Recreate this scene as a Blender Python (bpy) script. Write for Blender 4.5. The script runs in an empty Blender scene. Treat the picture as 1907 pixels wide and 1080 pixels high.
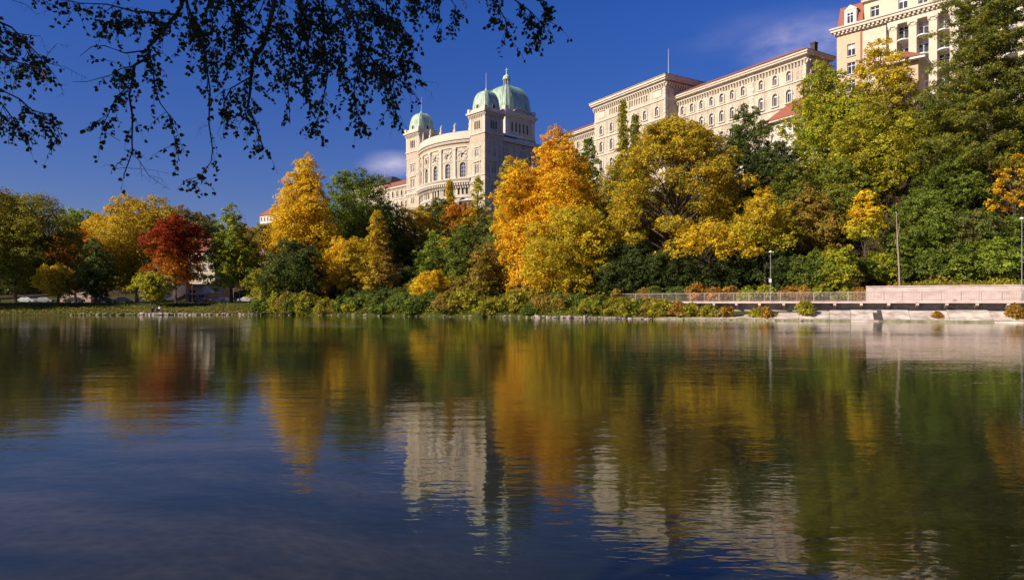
import bpy, math, random
import numpy as np
from mathutils import Vector, Matrix
random.seed(7)
R = math.radians
scene = bpy.context.scene
COL = scene.collection

# ------------------------------------------------------------------ camera, sky, sun, exposure
CZ, F, PX0, HY = 2.0, 1290.0, 953.5, 567.0
cam = bpy.data.cameras.new('camera')
cam.sensor_width = 36.0
cam.lens = 36.0 * F / 1907.0
cam.shift_y = (HY - 540.0) / 1907.0
cam.clip_start = 0.1
cam.clip_end = 20000
camo = bpy.data.objects.new('camera', cam)
camo.location = (0, 0, CZ)
camo.rotation_euler = (R(90), 0, 0)
COL.objects.link(camo)
scene.camera = camo

SUN_EL = R(31)
SUN_H = Vector((-0.86, -0.51, 0)).normalized()          # horizontal direction towards the sun
SUN_DIR = Vector((SUN_H.x*math.cos(SUN_EL), SUN_H.y*math.cos(SUN_EL), math.sin(SUN_EL)))
SUN_ROT = math.atan2(SUN_H.x, SUN_H.y)

world = bpy.data.worlds.new('World')
scene.world = world
world.use_nodes = True
nt = world.node_tree
nt.nodes.clear()
def nd(tree, typ, **kw):
    n = tree.nodes.new(typ)
    for k, v in kw.items():
        setattr(n, k, v)
    return n
wout = nd(nt, 'ShaderNodeOutputWorld')
bg = nd(nt, 'ShaderNodeBackground')
sky = nd(nt, 'ShaderNodeTexSky', sky_type='NISHITA')
sky.sun_disc = False
sky.sun_elevation = SUN_EL
sky.sun_rotation = SUN_ROT
sky.air_density = 1.0
sky.dust_density = 0.3
sky.ozone_density = 4.0
sky.altitude = 500
hs = nd(nt, 'ShaderNodeHueSaturation')
hs.inputs['Saturation'].default_value = 1.3
hs.inputs['Hue'].default_value = 0.522
hs.inputs['Value'].default_value = 0.8
nt.links.new(sky.outputs[0], hs.inputs['Color'])
bg.inputs['Strength'].default_value = 0.103
# thin clouds here and there, low over the horizon
tc = nd(nt, 'ShaderNodeTexCoord')
cn = nd(nt, 'ShaderNodeTexNoise')
cn.inputs['Scale'].default_value = 9.0
cn.inputs['Detail'].default_value = 6.0
cn.inputs['Roughness'].default_value = 0.55
cmap = nd(nt, 'ShaderNodeMapping')
cmap.inputs['Scale'].default_value = (1, 1, 2.6)
nt.links.new(tc.outputs['Generated'], cmap.inputs[0])
nt.links.new(cmap.outputs[0], cn.inputs['Vector'])
cmask = None
def pxdir(px, py):
    return Vector(((px-PX0)/F, 1.0, (HY-py)/F)).normalized()
def azdir(az, el):
    return Vector((math.sin(R(az))*math.cos(R(el)), math.cos(R(az))*math.cos(R(el)), math.sin(R(el))))
BLOBS = [(pxdir(735, 306), 0.05, 0.018, 1.0), (pxdir(1500, 82), 0.085, 0.035, 0.8), (pxdir(1440, 60), 0.13, 0.03, 0.12), 
         (azdir(75, 14), 0.2, 0.05, 0.7), (azdir(130, 12), 0.3, 0.05, 0.7), (azdir(-75, 10), 0.25, 0.04, 0.6), (azdir(190, 15), 0.3, 0.06, 0.7)]
for (c, rx, rz, amp) in BLOBS:
    s = nd(nt, 'ShaderNodeVectorMath', operation='SUBTRACT')
    s.inputs[1].default_value = c
    nt.links.new(tc.outputs['Generated'], s.inputs[0])
    m = nd(nt, 'ShaderNodeVectorMath', operation='MULTIPLY')
    m.inputs[1].default_value = (1/rx, 1/rx, 1/rz)
    nt.links.new(s.outputs[0], m.inputs[0])
    ln = nd(nt, 'ShaderNodeVectorMath', operation='LENGTH')
    nt.links.new(m.outputs[0], ln.inputs[0])
    mr = nd(nt, 'ShaderNodeMapRange', interpolation_type='SMOOTHSTEP')
    mr.inputs['From Min'].default_value = 1.25
    mr.inputs['From Max'].default_value = 0.1
    mr.inputs['To Min'].default_value = 0
    mr.inputs['To Max'].default_value = amp
    nt.links.new(ln.outputs['Value'], mr.inputs['Value'])
    if cmask is None:
        cmask = mr.outputs[0]
    else:
        mx = nd(nt, 'ShaderNodeMath', operation='MAXIMUM')
        nt.links.new(cmask, mx.inputs[0])
        nt.links.new(mr.outputs[0], mx.inputs[1])
        cmask = mx.outputs[0]
cr = nd(nt, 'ShaderNodeMapRange')
cr.inputs['From Min'].default_value = 0.34
cr.inputs['From Max'].default_value = 0.66
nt.links.new(cn.outputs['Fac'], cr.inputs['Value'])
cmul = nd(nt, 'ShaderNodeMath', operation='MULTIPLY')
nt.links.new(cmask, cmul.inputs[0])
nt.links.new(cr.outputs[0], cmul.inputs[1])
cmix = nd(nt, 'ShaderNodeMix', data_type='RGBA')
cmix.inputs[7].default_value = (5.3, 4.8, 6.3, 1)
cf = nd(nt, 'ShaderNodeMath', operation='MULTIPLY')
cf.inputs[1].default_value = 0.8
nt.links.new(cmul.outputs[0], cf.inputs[0])
nt.links.new(cf.outputs[0], cmix.inputs[0])
zsep = nd(nt, 'ShaderNodeSeparateXYZ')
nt.links.new(tc.outputs['Generated'], zsep.inputs[0])
zr = nd(nt, 'ShaderNodeValToRGB')
zr.color_ramp.elements[0].position = 0.0; zr.color_ramp.elements[0].color = (.62, .48, .58, 1)
zr.color_ramp.elements[1].position = 0.38; zr.color_ramp.elements[1].color = (1.0, .93, 1.0, 1)
nt.links.new(zsep.outputs['Z'], zr.inputs[0])
zm = nd(nt, 'ShaderNodeMix', data_type='RGBA', blend_type='MULTIPLY')
zm.inputs[0].default_value = 1.0
nt.links.new(hs.outputs[0], zm.inputs[6]); nt.links.new(zr.outputs[0], zm.inputs[7])
nt.links.new(zm.outputs[2], cmix.inputs[6])
nt.links.new(cmix.outputs[2], bg.inputs['Color'])
nt.links.new(bg.outputs[0], wout.inputs[0])

sl = bpy.data.lights.new('sun', 'SUN')
sl.energy = 5.0
sl.angle = R(0.5)
sl.color = (1.0, 0.90, 0.74)
so = bpy.data.objects.new('sun', sl)
so.rotation_euler = SUN_DIR.to_track_quat('Z', 'Y').to_euler()
so.location = (-60, -40, 60)
COL.objects.link(so)

vs = scene.view_settings
vs.view_transform = 'Standard'
vs.look = 'None'
vs.gamma = 1.0
vs.use_curve_mapping = False
vs.exposure = 0.45

# ------------------------------------------------------------------ helpers
def P(px, py, Y):
    return Vector(((px-PX0)/F*Y, Y, CZ+(HY-py)/F*Y))
def PX(px, Y):
    return (px-PX0)/F*Y
def PZ(py, Y):
    return CZ+(HY-py)/F*Y

class MB:
    def __init__(self):
        self.v = []; self.f = []; self.m = []
    def quad(self, *pts, mi=0):
        b = len(self.v)
        self.v.extend([tuple(p) for p in pts])
        self.f.append(tuple(range(b, b+len(pts)))); self.m.append(mi)
    def box(self, x0, x1, y0, y1, z0, z1, mi=0, fn=None):
        c = [(x, y, z) for z in (z0, z1) for y in (y0, y1) for x in (x0, x1)]
        if fn: c = [tuple(fn(*p)) for p in c]
        b = len(self.v); self.v.extend(c)
        for q in ((0,2,3,1),(4,5,7,6),(0,1,5,4),(2,6,7,3),(0,4,6,2),(1,3,7,5)):
            self.f.append(tuple(b+i for i in q)); self.m.append(mi)
    def tube(self, pts, rad, n=6, mi=0, cap=True):
        pts = [Vector(p) for p in pts]
        rings = []
        for i, p in enumerate(pts):
            t = (pts[min(i+1, len(pts)-1)]-pts[max(i-1, 0)])
            if t.length < 1e-6: t = Vector((0, 0, 1))
            t.normalize()
            a = t.cross(Vector((0.31, 0.95, 0.05)) if abs(t.y) < .9 else Vector((1, 0, 0))); a.normalize()
            c = t.cross(a)
            b = len(self.v)
            for k in range(n):
                w = 2*math.pi*k/n
                self.v.append(tuple(p+(a*math.cos(w)+c*math.sin(w))*rad[i]))
            rings.append(b)
        for i in range(len(rings)-1):
            for k in range(n):
                self.f.append((rings[i]+k, rings[i]+(k+1)%n, rings[i+1]+(k+1)%n, rings[i+1]+k)); self.m.append(mi)
        if cap:
            self.f.append(tuple(rings[0]+k for k in range(n))); self.m.append(mi)
            self.f.append(tuple(rings[-1]+k for k in reversed(range(n)))); self.m.append(mi)
    def lathe(self, c, prof, n=12, mi=0):
        rings = []
        for (r, z) in prof:
            b = len(self.v)
            for k in range(n):
                w = 2*math.pi*k/n
                self.v.append((c[0]+r*math.cos(w), c[1]+r*math.sin(w), c[2]+z))
            rings.append(b)
        for i in range(len(rings)-1):
            for k in range(n):
                self.f.append((rings[i]+k, rings[i]+(k+1)%n, rings[i+1]+(k+1)%n, rings[i+1]+k)); self.m.append(mi)
        self.f.append(tuple(rings[0]+k for k in reversed(range(n)))); self.m.append(mi)
        self.f.append(tuple(rings[-1]+k for k in range(n))); self.m.append(mi)
    def mesh(self, name, mats):
        me = bpy.data.meshes.new(name)
        me.from_pydata(self.v, [], self.f)
        if not isinstance(mats, (list, tuple)): mats = [mats]
        for m in mats: me.materials.append(m)
        if len(mats) > 1: me.polygons.foreach_set('material_index', self.m)
        me.update()
        return me
    def split(self, name, m, parent=None):
        par_ = list(range(len(self.v)))
        def find(a):
            while par_[a] != a:
                par_[a] = par_[par_[a]]; a = par_[a]
            return a
        for f in self.f:
            for k in f[1:]: par_[find(k)] = find(f[0])
        groups = {}
        for f in self.f: groups.setdefault(find(f[0]), []).append(f)
        for fs in groups.values():
            ids = sorted({k for f in fs for k in f}); mp_ = {k: i for i, k in enumerate(ids)}
            b = MB(); b.v = [self.v[k] for k in ids]; b.f = [tuple(mp_[k] for k in f) for f in fs]; b.m = [0]*len(fs)
            b.build(name, m, parent)
    def build(self, name, mats, parent=None, smooth=False):
        me = self.mesh(name, mats)
        if smooth: me.polygons.foreach_set('use_smooth', [True]*len(me.polygons))
        return link(name, me, parent)

def link(name, me, parent=None):
    o = bpy.data.objects.new(name, me)
    COL.objects.link(o)
    if parent is not None: o.parent = parent
    return o
def tag(o, label=None, cat=None, group=None, kind=None):
    if label: o['label'] = label
    if cat: o['category'] = cat
    if group: o['group'] = group
    if kind: o['kind'] = kind
    return o
def empty(name, loc, rz=0.0, label=None, cat=None, group=None):
    o = bpy.data.objects.new(name, None)
    o.empty_display_size = 0.3
    o.location = loc
    o.rotation_euler = (0, 0, rz)
    COL.objects.link(o)
    return tag(o, label, cat, group)

# ------------------------------------------------------------------ materials
def mat(name, col, rough=0.85, var=0.0, vscale=1.0, bump=0.0, bscale=8.0, spec=0.3, metal=0.0, stretch=(1, 1, 1), col2=None):
    m = bpy.data.materials.new(name); m.use_nodes = True
    t = m.node_tree; b = t.nodes['Principled BSDF']
    b.inputs['Roughness'].default_value = rough
    b.inputs['Specular IOR Level'].default_value = spec
    b.inputs['Metallic'].default_value = metal
    b.inputs['Base Color'].default_value = (*col, 1)
    if var > 0 or bump > 0 or col2:
        tcn = nd(t, 'ShaderNodeTexCoord'); mp = nd(t, 'ShaderNodeMapping')
        mp.inputs['Scale'].default_value = stretch
        t.links.new(tcn.outputs['Object'], mp.inputs[0])
    if var > 0 or col2:
        n = nd(t, 'ShaderNodeTexNoise'); n.inputs['Scale'].default_value = vscale; n.inputs['Detail'].default_value = 6
        t.links.new(mp.outputs[0], n.inputs['Vector'])
        r = nd(t, 'ShaderNodeMapRange'); r.inputs['From Min'].default_value = .3; r.inputs['From Max'].default_value = .7
        t.links.new(n.outputs['Fac'], r.inputs['Value'])
        mx = nd(t, 'ShaderNodeMix', data_type='RGBA')
        a = [c*(1-var) for c in col]
        bb = [min(1, c*(1+var)) for c in (col2 or col)]
        mx.inputs[6].default_value = (*a, 1); mx.inputs[7].default_value = (*bb, 1)
        t.links.new(r.outputs[0], mx.inputs[0])
        t.links.new(mx.outputs[2], b.inputs['Base Color'])
    if bump > 0:
        n2 = nd(t, 'ShaderNodeTexNoise'); n2.inputs['Scale'].default_value = bscale; n2.inputs['Detail'].default_value = 4
        t.links.new(mp.outputs[0], n2.inputs['Vector'])
        bp = nd(t, 'ShaderNodeBump'); bp.inputs['Distance'].default_value = bump
        t.links.new(n2.outputs['Fac'], bp.inputs['Height'])
        t.links.new(bp.outputs[0], b.inputs['Normal'])
    return m

def masonry(name, col, mortar, bw=1.1, bh=0.5, var=0.12):
    """ashlar: courses of blocks with slightly different tones, plus weather staining"""
    m = bpy.data.materials.new(name); m.use_nodes = True
    t = m.node_tree; b = t.nodes['Principled BSDF']
    b.inputs['Roughness'].default_value = 0.9; b.inputs['Specular IOR Level'].default_value = 0.2
    tcn = nd(t, 'ShaderNodeTexCoord')
    sep = nd(t, 'ShaderNodeSeparateXYZ'); t.links.new(tcn.outputs['Object'], sep.inputs[0])
    ad = nd(t, 'ShaderNodeMath', operation='ADD'); t.links.new(sep.outputs['X'], ad.inputs[0]); t.links.new(sep.outputs['Y'], ad.inputs[1])
    cb = nd(t, 'ShaderNodeCombineXYZ'); t.links.new(ad.outputs[0], cb.inputs['X']); t.links.new(sep.outputs['Z'], cb.inputs['Y'])
    br = nd(t, 'ShaderNodeTexBrick')
    br.inputs['Color1'].default_value = (*[c*(1-var) for c in col], 1)
    br.inputs['Color2'].default_value = (*[c*(1+var*.6) for c in col], 1)
    br.inputs['Mortar'].default_value = (*mortar, 1)
    br.inputs['Scale'].default_value = 1.0
    br.inputs['Mortar Size'].default_value = 0.02
    br.inputs['Brick Width'].default_value = bw; br.inputs['Row Height'].default_value = bh
    t.links.new(cb.outputs[0], br.inputs['Vector'])
    mp = nd(t, 'ShaderNodeMapping'); mp.inputs['Scale'].default_value = (1.2, 1.2, .35)
    t.links.new(tcn.outputs['Object'], mp.inputs[0])
    n = nd(t, 'ShaderNodeTexNoise'); n.inputs['Scale'].default_value = .55; n.inputs['Detail'].default_value = 7
    t.links.new(mp.outputs[0], n.inputs['Vector'])
    r = nd(t, 'ShaderNodeMapRange'); r.inputs['From Min'].default_value = .35; r.inputs['From Max'].default_value = .75
    r.inputs['To Min'].default_value = 1.06; r.inputs['To Max'].default_value = 0.70
    t.links.new(n.outputs['Fac'], r.inputs['Value'])
    mp2 = nd(t, 'ShaderNodeMapping'); mp2.inputs['Scale'].default_value = (1.6, 1.6, .09)
    t.links.new(tcn.outputs['Object'], mp2.inputs[0])
    n3 = nd(t, 'ShaderNodeTexNoise'); n3.inputs['Scale'].default_value = 1.0; n3.inputs['Detail'].default_value = 5
    t.links.new(mp2.outputs[0], n3.inputs['Vector'])
    r3 = nd(t, 'ShaderNodeMapRange'); r3.inputs['From Min'].default_value = .5; r3.inputs['From Max'].default_value = .72; r3.inputs['To Min'].default_value = 1.0; r3.inputs['To Max'].default_value = 0.68
    t.links.new(n3.outputs['Fac'], r3.inputs['Value'])
    m3 = nd(t, 'ShaderNodeMath', operation='MULTIPLY'); t.links.new(r.outputs[0], m3.inputs[0]); t.links.new(r3.outputs[0], m3.inputs[1])
    r = m3
    mx = nd(t, 'ShaderNodeMix', data_type='RGBA', blend_type='MULTIPLY'); mx.inputs[0].default_value = 1
    t.links.new(br.outputs['Color'], mx.inputs[6]); t.links.new(r.outputs[0], mx.inputs[7])
    t.links.new(mx.outputs[2], b.inputs['Base Color'])
    bp = nd(t, 'ShaderNodeBump'); bp.inputs['Distance'].default_value = .03
    iv = nd(t, 'ShaderNodeMath', operation='SUBTRACT'); iv.inputs[0].default_value = 1
    t.links.new(br.outputs['Fac'], iv.inputs[1]); t.links.new(iv.outputs[0], bp.inputs['Height'])
    t.links.new(bp.outputs[0], b.inputs['Normal'])
    return m

M = {}
M['stone'] = masonry('pale_sandstone', (.60, .50, .38), (.47, .38, .28))
M['stone_trim'] = mat('sandstone_trim', (.60, .51, .41), .88, .12, 1.5)
M['stone_grey'] = masonry('greyer_sandstone', (.44, .38, .29), (.33, .28, .2))
M['frieze'] = mat('carved_frieze', (.50, .38, .27), .9, .35, 2.2, .15, 2.5)
M['copper'] = mat('green_copper', (.33, .44, .33), .6, .28, 1.1, stretch=(1, 1, .25), col2=(.50, .59, .46), spec=.4)
M['copper_dark'] = mat('copper_seam', (.22, .36, .30), .6, .2, 2)
M['dark_metal'] = mat('dark_metal', (.03, .033, .035), .5)
M['light_metal'] = mat('light_metal', (.55, .56, .58), .4, spec=.5)
M['grey_metal'] = mat('grey_metal', (.26, .25, .25), .5)
M['slate'] = mat('dark_roof', (.055, .045, .045), .7, .2, 3)
M['lead'] = mat('grey_lead_roof', (.22, .21, .2), .6, .2, 1)
M['red_tile'] = mat('red_roof_tiles', (.30, .10, .062), .8, .25, 4, .03, 9, stretch=(1, 1, 3))
M['brown_tile'] = mat('brown_roof_tiles', (.28, .10, .06), .8, .25, 4, .03, 9)
M['render'] = mat('cream_render', (.60, .51, .385), .9, .07, .8)
M['render_peach'] = mat('peach_render', (.58, .42, .28), .9, .07, .8)
M['render_white'] = mat('white_render', (.66, .58, .52), .9, .07, .8)
M['render_pink'] = mat('pinkish_render', (.55, .36, .27), .9, .1, .8)
M['white_paint'] = mat('white_paint', (.75, .74, .72), .5)
M['glass'] = mat('window_glass', (.02, .024, .035), .12, spec=.6)
M['blind'] = mat('window_blind', (.5, .42, .45), .8, .15, 1.5)
M['concrete'] = mat('pale_concrete', (.50, .38, .33), .9, .14, .9, .04, 3, stretch=(1, 1, 3), col2=(.56, .44, .40))
M['embank'] = mat('embankment_stone', (.46, .35, .28), .9, .38, .9, .12, 1.6, stretch=(1, 1, 2.2), col2=(.5, .42, .36))
M['rail'] = mat('railing_steel', (.42, .33, .29), .55, .1, 2)
M['bark'] = mat('bark', (.085, .06, .045), .95, .35, 3, .06, 7, stretch=(1, 1, .3))
M['bark_pale'] = mat('pale_bark', (.30, .22, .17), .9, .35, 3, .05, 7, stretch=(1, 1, .3))
M['birch_bark'] = mat('birch_bark', (.05, .04, .036), .9, .4, 5, .01, 20)
M['rock'] = mat('bank_rock', (.34, .27, .23), .92, .3, 1.6, .12, 2.2)
M['rock_moss'] = mat('mossy_rock', (.20, .18, .10), .92, .4, 1.6, .12, 2.2)

def leaf_material(name, trans=.42, rough=.55):
    m = bpy.data.materials.new(name); m.use_nodes = True
    t = m.node_tree; t.nodes.clear()
    out = nd(t, 'ShaderNodeOutputMaterial')
    at = nd(t, 'ShaderNodeAttribute'); at.attribute_name = 'Col'
    b = nd(t, 'ShaderNodeBsdfPrincipled'); b.inputs['Roughness'].default_value = rough; b.inputs['Specular IOR Level'].default_value = .1
    tr = nd(t, 'ShaderNodeBsdfTranslucent')
    mx = nd(t, 'ShaderNodeMixShader'); mx.inputs[0].default_value = trans
    t.links.new(at.outputs['Color'], b.inputs['Base Color'])
    t.links.new(at.outputs['Color'], tr.inputs['Color'])
    t.links.new(b.outputs[0], mx.inputs[1]); t.links.new(tr.outputs[0], mx.inputs[2])
    t.links.new(mx.outputs[0], out.inputs[0])
    return m
M['leaf'] = leaf_material('tree_leaves')

# ------------------------------------------------------------------ the far shore line and the lie of the land
SH = [(-900, -120), (-400, 40), (-180, 108), (-91, 127), (-50, 134), (-22, 120), (0, 107), (14, 97.5), (32, 86.5), (56, 76), (110, 52), (300, -40), (700, -260)]
SHA = np.array(SH, float)
SEG = SHA[1:]-SHA[:-1]
SLEN = np.hypot(SEG[:, 0], SEG[:, 1])
SCUM = np.concatenate([[0], np.cumsum(SLEN)])
S0 = SCUM[6]                      # arc length measured from (0,107)
def polydist(A, x, y):
    """signed distance to polyline A, positive on its far (left-hand) side"""
    x = np.asarray(x, float); y = np.asarray(y, float)
    best = np.full(x.shape, 1e9); sign = np.ones(x.shape)
    for i in range(len(A)-1):
        ax, ay = A[i]; dx, dy = A[i+1]-A[i]
        L2 = dx*dx+dy*dy
        tt = np.clip(((x-ax)*dx+(y-ay)*dy)/L2, 0, 1)
        ex, ey = x-(ax+tt*dx), y-(ay+tt*dy)
        d = np.hypot(ex, ey)
        cr_ = dx*ey-dy*ex
        upd = d < best
        best = np.where(upd, d, best)
        sign = np.where(upd, np.sign(cr_), sign)
    return best*sign
def along(s, d):
    """point at arc length s from (0,107), d metres inland"""
    a = s+S0
    i = int(np.clip(np.searchsorted(SCUM, a)-1, 0, len(SEG)-1))
    k = (a-SCUM[i])/SLEN[i]
    p = SHA[i]+SEG[i]*k
    def nrm(j):
        j = max(0, min(len(SEG)-1, j)); t = SEG[j]/SLEN[j]; return np.array((-t[1], t[0]))
    n0 = nrm(i)
    n = n0 if 0.5 == k else ((nrm(i)*(1-(k-.5))+nrm(i+1)*(k-.5)) if k > .5 else (nrm(i)*(.5+k)+nrm(i-1)*(.5-k)))
    n = n/np.hypot(*n)
    q = p+n*d
    return float(q[0]), float(q[1])
def s_at_px(px, d, lo=-110, hi=110):
    for _ in range(60):
        m = (lo+hi)/2
        x, y = along(m, d)
        if PX0+x/y*F < px: lo = m
        else: hi = m
    return (lo+hi)/2
TERR = np.array([(-900, 700), (-330, 430), (-130, 345), (-60, 262), (-14, 226), (16, 178), (46, 131), (62, 112), (110, 78), (300, -10), (700, -230)], float)
S_WALL = s_at_px(1613, 6)
def ground(x, y):
    x = np.asarray(x, float); y = np.asarray(y, float)
    d = polydist(SHA, x, y)
    t = polydist(TERR, x, y)
    gap = np.maximum(d-t, 20.0)                    # width of the strip between water and terrace
    k = np.clip((d-9.0)/np.maximum(gap*0.92-9.0, 8), 0, 1)
    shape = k**2.3
    right = np.clip((x+70)/60.0, 0, 1)
    shape = np.where(right < 1, shape*right+(np.clip((k-.55)/.45, 0, 1)**1.4)*(1-right), shape)
    top = 24.0-8*np.clip((-x-60)/120, 0, 1)
    bank = np.clip(d/3.6, -1.0, 1)*2.15
    low = np.where(d < 1.5, d*.25-.5, np.clip((d-1.5)/6.0, 0, 1)*2.15)
    cwk = np.clip((x-12)/8.0, 0, 1)
    bank = bank*(1-cwk)+low*cwk
    soft = np.clip(d/14.0, -.2, 1)*2.3
    lw = np.clip((x+40)/20.0, 0, 1)
    b = bank*lw+soft*(1-lw)
    wall = np.clip((d-6.1)/0.3, 0, 1)*np.clip((x-50.5)/.6, 0, 1)*1.9*np.clip((30-d)/20, 0, 1)
    return b+shape*top+wall
def gz(x, y):
    return float(ground(np.array([x]), np.array([y]))[0])

def grid_mesh(name, xs, ys, zf, m, keep=None, parent=None):
    X, Y = np.meshgrid(xs, ys)
    Z = zf(X, Y)
    nx, ny = len(xs), len(ys)
    v = np.stack([X.ravel(), Y.ravel(), Z.ravel()], 1)
    idx = np.arange(nx*ny).reshape(ny, nx)
    q = np.stack([idx[:-1, :-1].ravel(), idx[:-1, 1:].ravel(), idx[1:, 1:].ravel(), idx[1:, :-1].ravel()], 1)
    if keep is not None:
        kk = keep(X, Y)
        ok = kk.ravel()[q].any(1)
        q = q[ok]
    me = bpy.data.meshes.new(name)
    me.from_pydata(v.tolist(), [], q.tolist())
    me.materials.append(m)
    me.polygons.foreach_set('use_smooth', [True]*len(me.polygons))
    me.update()
    return link(name, me, parent)
def spaced(a, b, step):
    return np.arange(a, b+1e-6, step)

# ground material: grass near the park, leaf litter and soil on the slope
def ground_material():
    m = bpy.data.materials.new('grass_and_soil'); m.use_nodes = True
    t = m.node_tree; b = t.nodes['Principled BSDF']; b.inputs['Roughness'].default_value = .95; b.inputs['Specular IOR Level'].default_value = .1
    g = nd(t, 'ShaderNodeNewGeometry')
    n = nd(t, 'ShaderNodeTexNoise'); n.inputs['Scale'].default_value = .35; n.inputs['Detail'].default_value = 8
    t.links.new(g.outputs['Position'], n.inputs['Vector'])
    r = nd(t, 'ShaderNodeValToRGB')
    r.color_ramp.elements[0].position = .35; r.color_ramp.elements[0].color = (.035, .048, .011, 1)
    r.color_ramp.elements[1].position = .65; r.color_ramp.elements[1].color = (.075, .072, .016, 1)
    t.links.new(n.outputs['Fac'], r.inputs[0])
    sx = nd(t, 'ShaderNodeSeparateXYZ'); t.links.new(g.outputs['Position'], sx.inputs[0])
    k = nd(t, 'ShaderNodeMapRange'); k.inputs['From Min'].default_value = 3.2; k.inputs['From Max'].default_value = 6
    t.links.new(sx.outputs['Z'], k.inputs['Value'])
    mx = nd(t, 'ShaderNodeMix', data_type='RGBA'); mx.inputs[7].default_value = (.045, .032, .016, 1)
    t.links.new(k.outputs[0], mx.inputs[0]); t.links.new(r.outputs[0], mx.inputs[6])
    t.links.new(mx.outputs[2], b.inputs['Base Color'])
    n2 = nd(t, 'ShaderNodeTexNoise'); n2.inputs['Scale'].default_value = 4; n2.inputs['Detail'].default_value = 5
    t.links.new(g.outputs['Position'], n2.inputs['Vector'])
    bp = nd(t, 'ShaderNodeBump'); bp.inputs['Distance'].default_value = .12
    t.links.new(n2.outputs['Fac'], bp.inputs['Height']); t.links.new(bp.outputs[0], b.inputs['Normal'])
    return m
M['ground'] = ground_material()
xs = np.concatenate([spaced(-3200, -400, 200), spaced(-380, -150, 12), spaced(-144, 130, 2.2), spaced(140, 420, 14), spaced(600, 3200, 200)])
ys = np.concatenate([spaced(-400, 30, 14), spaced(38, 170, 1.7), spaced(173, 340, 5), spaced(360, 800, 40), spaced(1000, 4000, 300)])
tag(grid_mesh('ground', xs, ys, ground, M['ground'], keep=lambda X, Y: polydist(SHA, X, Y) > -2.5), kind='structure')

# river bed: pale gravel in patches among dark weed, seen faintly through the shallows
def bed_z(X, Y):
    dn = np.clip((Y-2.3+np.maximum(X+4.5, 0)*4.0)/52.0, 0, 1)
    return -0.35-2.9*dn+.12*np.sin(X*.7+Y*.4)*np.sin(Y*.9-X*.3)
def bed_material():
    m = bpy.data.materials.new('gravel_bed'); m.use_nodes = True
    t = m.node_tree; b = t.nodes['Principled BSDF']; b.inputs['Roughness'].default_value = .95
    g = nd(t, 'ShaderNodeNewGeometry')
    mp = nd(t, 'ShaderNodeMapping'); mp.inputs['Scale'].default_value = (.5, .85, 1); mp.inputs['Rotation'].default_value = (0, 0, R(-24))
    t.links.new(g.outputs['Position'], mp.inputs[0])
    n = nd(t, 'ShaderNodeTexNoise'); n.inputs['Scale'].default_value = .42; n.inputs['Detail'].default_value = 7; n.inputs['Roughness'].default_value = .62
    t.links.new(mp.outputs[0], n.inputs['Vector'])
    v = nd(t, 'ShaderNodeTexVoronoi'); v.inputs['Scale'].default_value = 5.5
    t.links.new(g.outputs['Position'], v.inputs['Vector'])
    r = nd(t, 'ShaderNodeValToRGB')
    r.color_ramp.elements[0].position = .40; r.color_ramp.elements[0].color = (.012, .015, .010, 1)
    r.color_ramp.elements[1].position = .60; r.color_ramp.elements[1].color = (.26, .175, .125, 1)
    t.links.new(n.outputs['Fac'], r.inputs[0])
    mx = nd(t, 'ShaderNodeMix', data_type='RGBA', blend_type='MULTIPLY'); mx.inputs[0].default_value = .55
    t.links.new(r.outputs[0], mx.inputs[6]); t.links.new(v.outputs['Distance'], mx.inputs[7])
    sz = nd(t, 'ShaderNodeSeparateXYZ'); t.links.new(g.outputs['Position'], sz.inputs[0])
    kz = nd(t, 'ShaderNodeMapRange'); kz.inputs['From Min'].default_value = -1.1; kz.inputs['From Max'].default_value = -2.1
    t.links.new(sz.outputs['Z'], kz.inputs['Value'])
    wd = nd(t, 'ShaderNodeMix', data_type='RGBA'); wd.inputs[7].default_value = (.009, .011, .003, 1)  # deep bed coloured darker, standing in for light lost in deeper water
    t.links.new(kz.outputs[0], wd.inputs[0]); t.links.new(mx.outputs[2], wd.inputs[6])
    t.links.new(wd.outputs[2], b.inputs['Base Color'])
    return m
M['bed'] = bed_material()
tag(grid_mesh('river_bed', np.concatenate([spaced(-900, -60, 60), spaced(-50, 60, 1.5), spaced(80, 900, 60)]), np.concatenate([spaced(-300, -20, 40), spaced(-6, 40, 1.2), spaced(45, 160, 8)]), bed_z, M['bed']), kind='structure')
# near bank under the photographer's feet
def near_z(X, Y):
    e = 2.3-.3*np.maximum(X, 0)+.0*X
    d = e-Y
    return np.clip(d*.28, -1.2, .55)+.03*np.sin(X*3.1)*np.sin(Y*2.7)
tag(grid_mesh('near_bank', np.concatenate([spaced(-400, -20, 20), spaced(-15, 20, .8), spaced(25, 400, 20)]), np.concatenate([spaced(-300, -20, 20), spaced(-10, 6, .5)]), near_z, M['ground'], keep=lambda X, Y: near_z(X, Y) > -.45), kind='structure')

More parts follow.
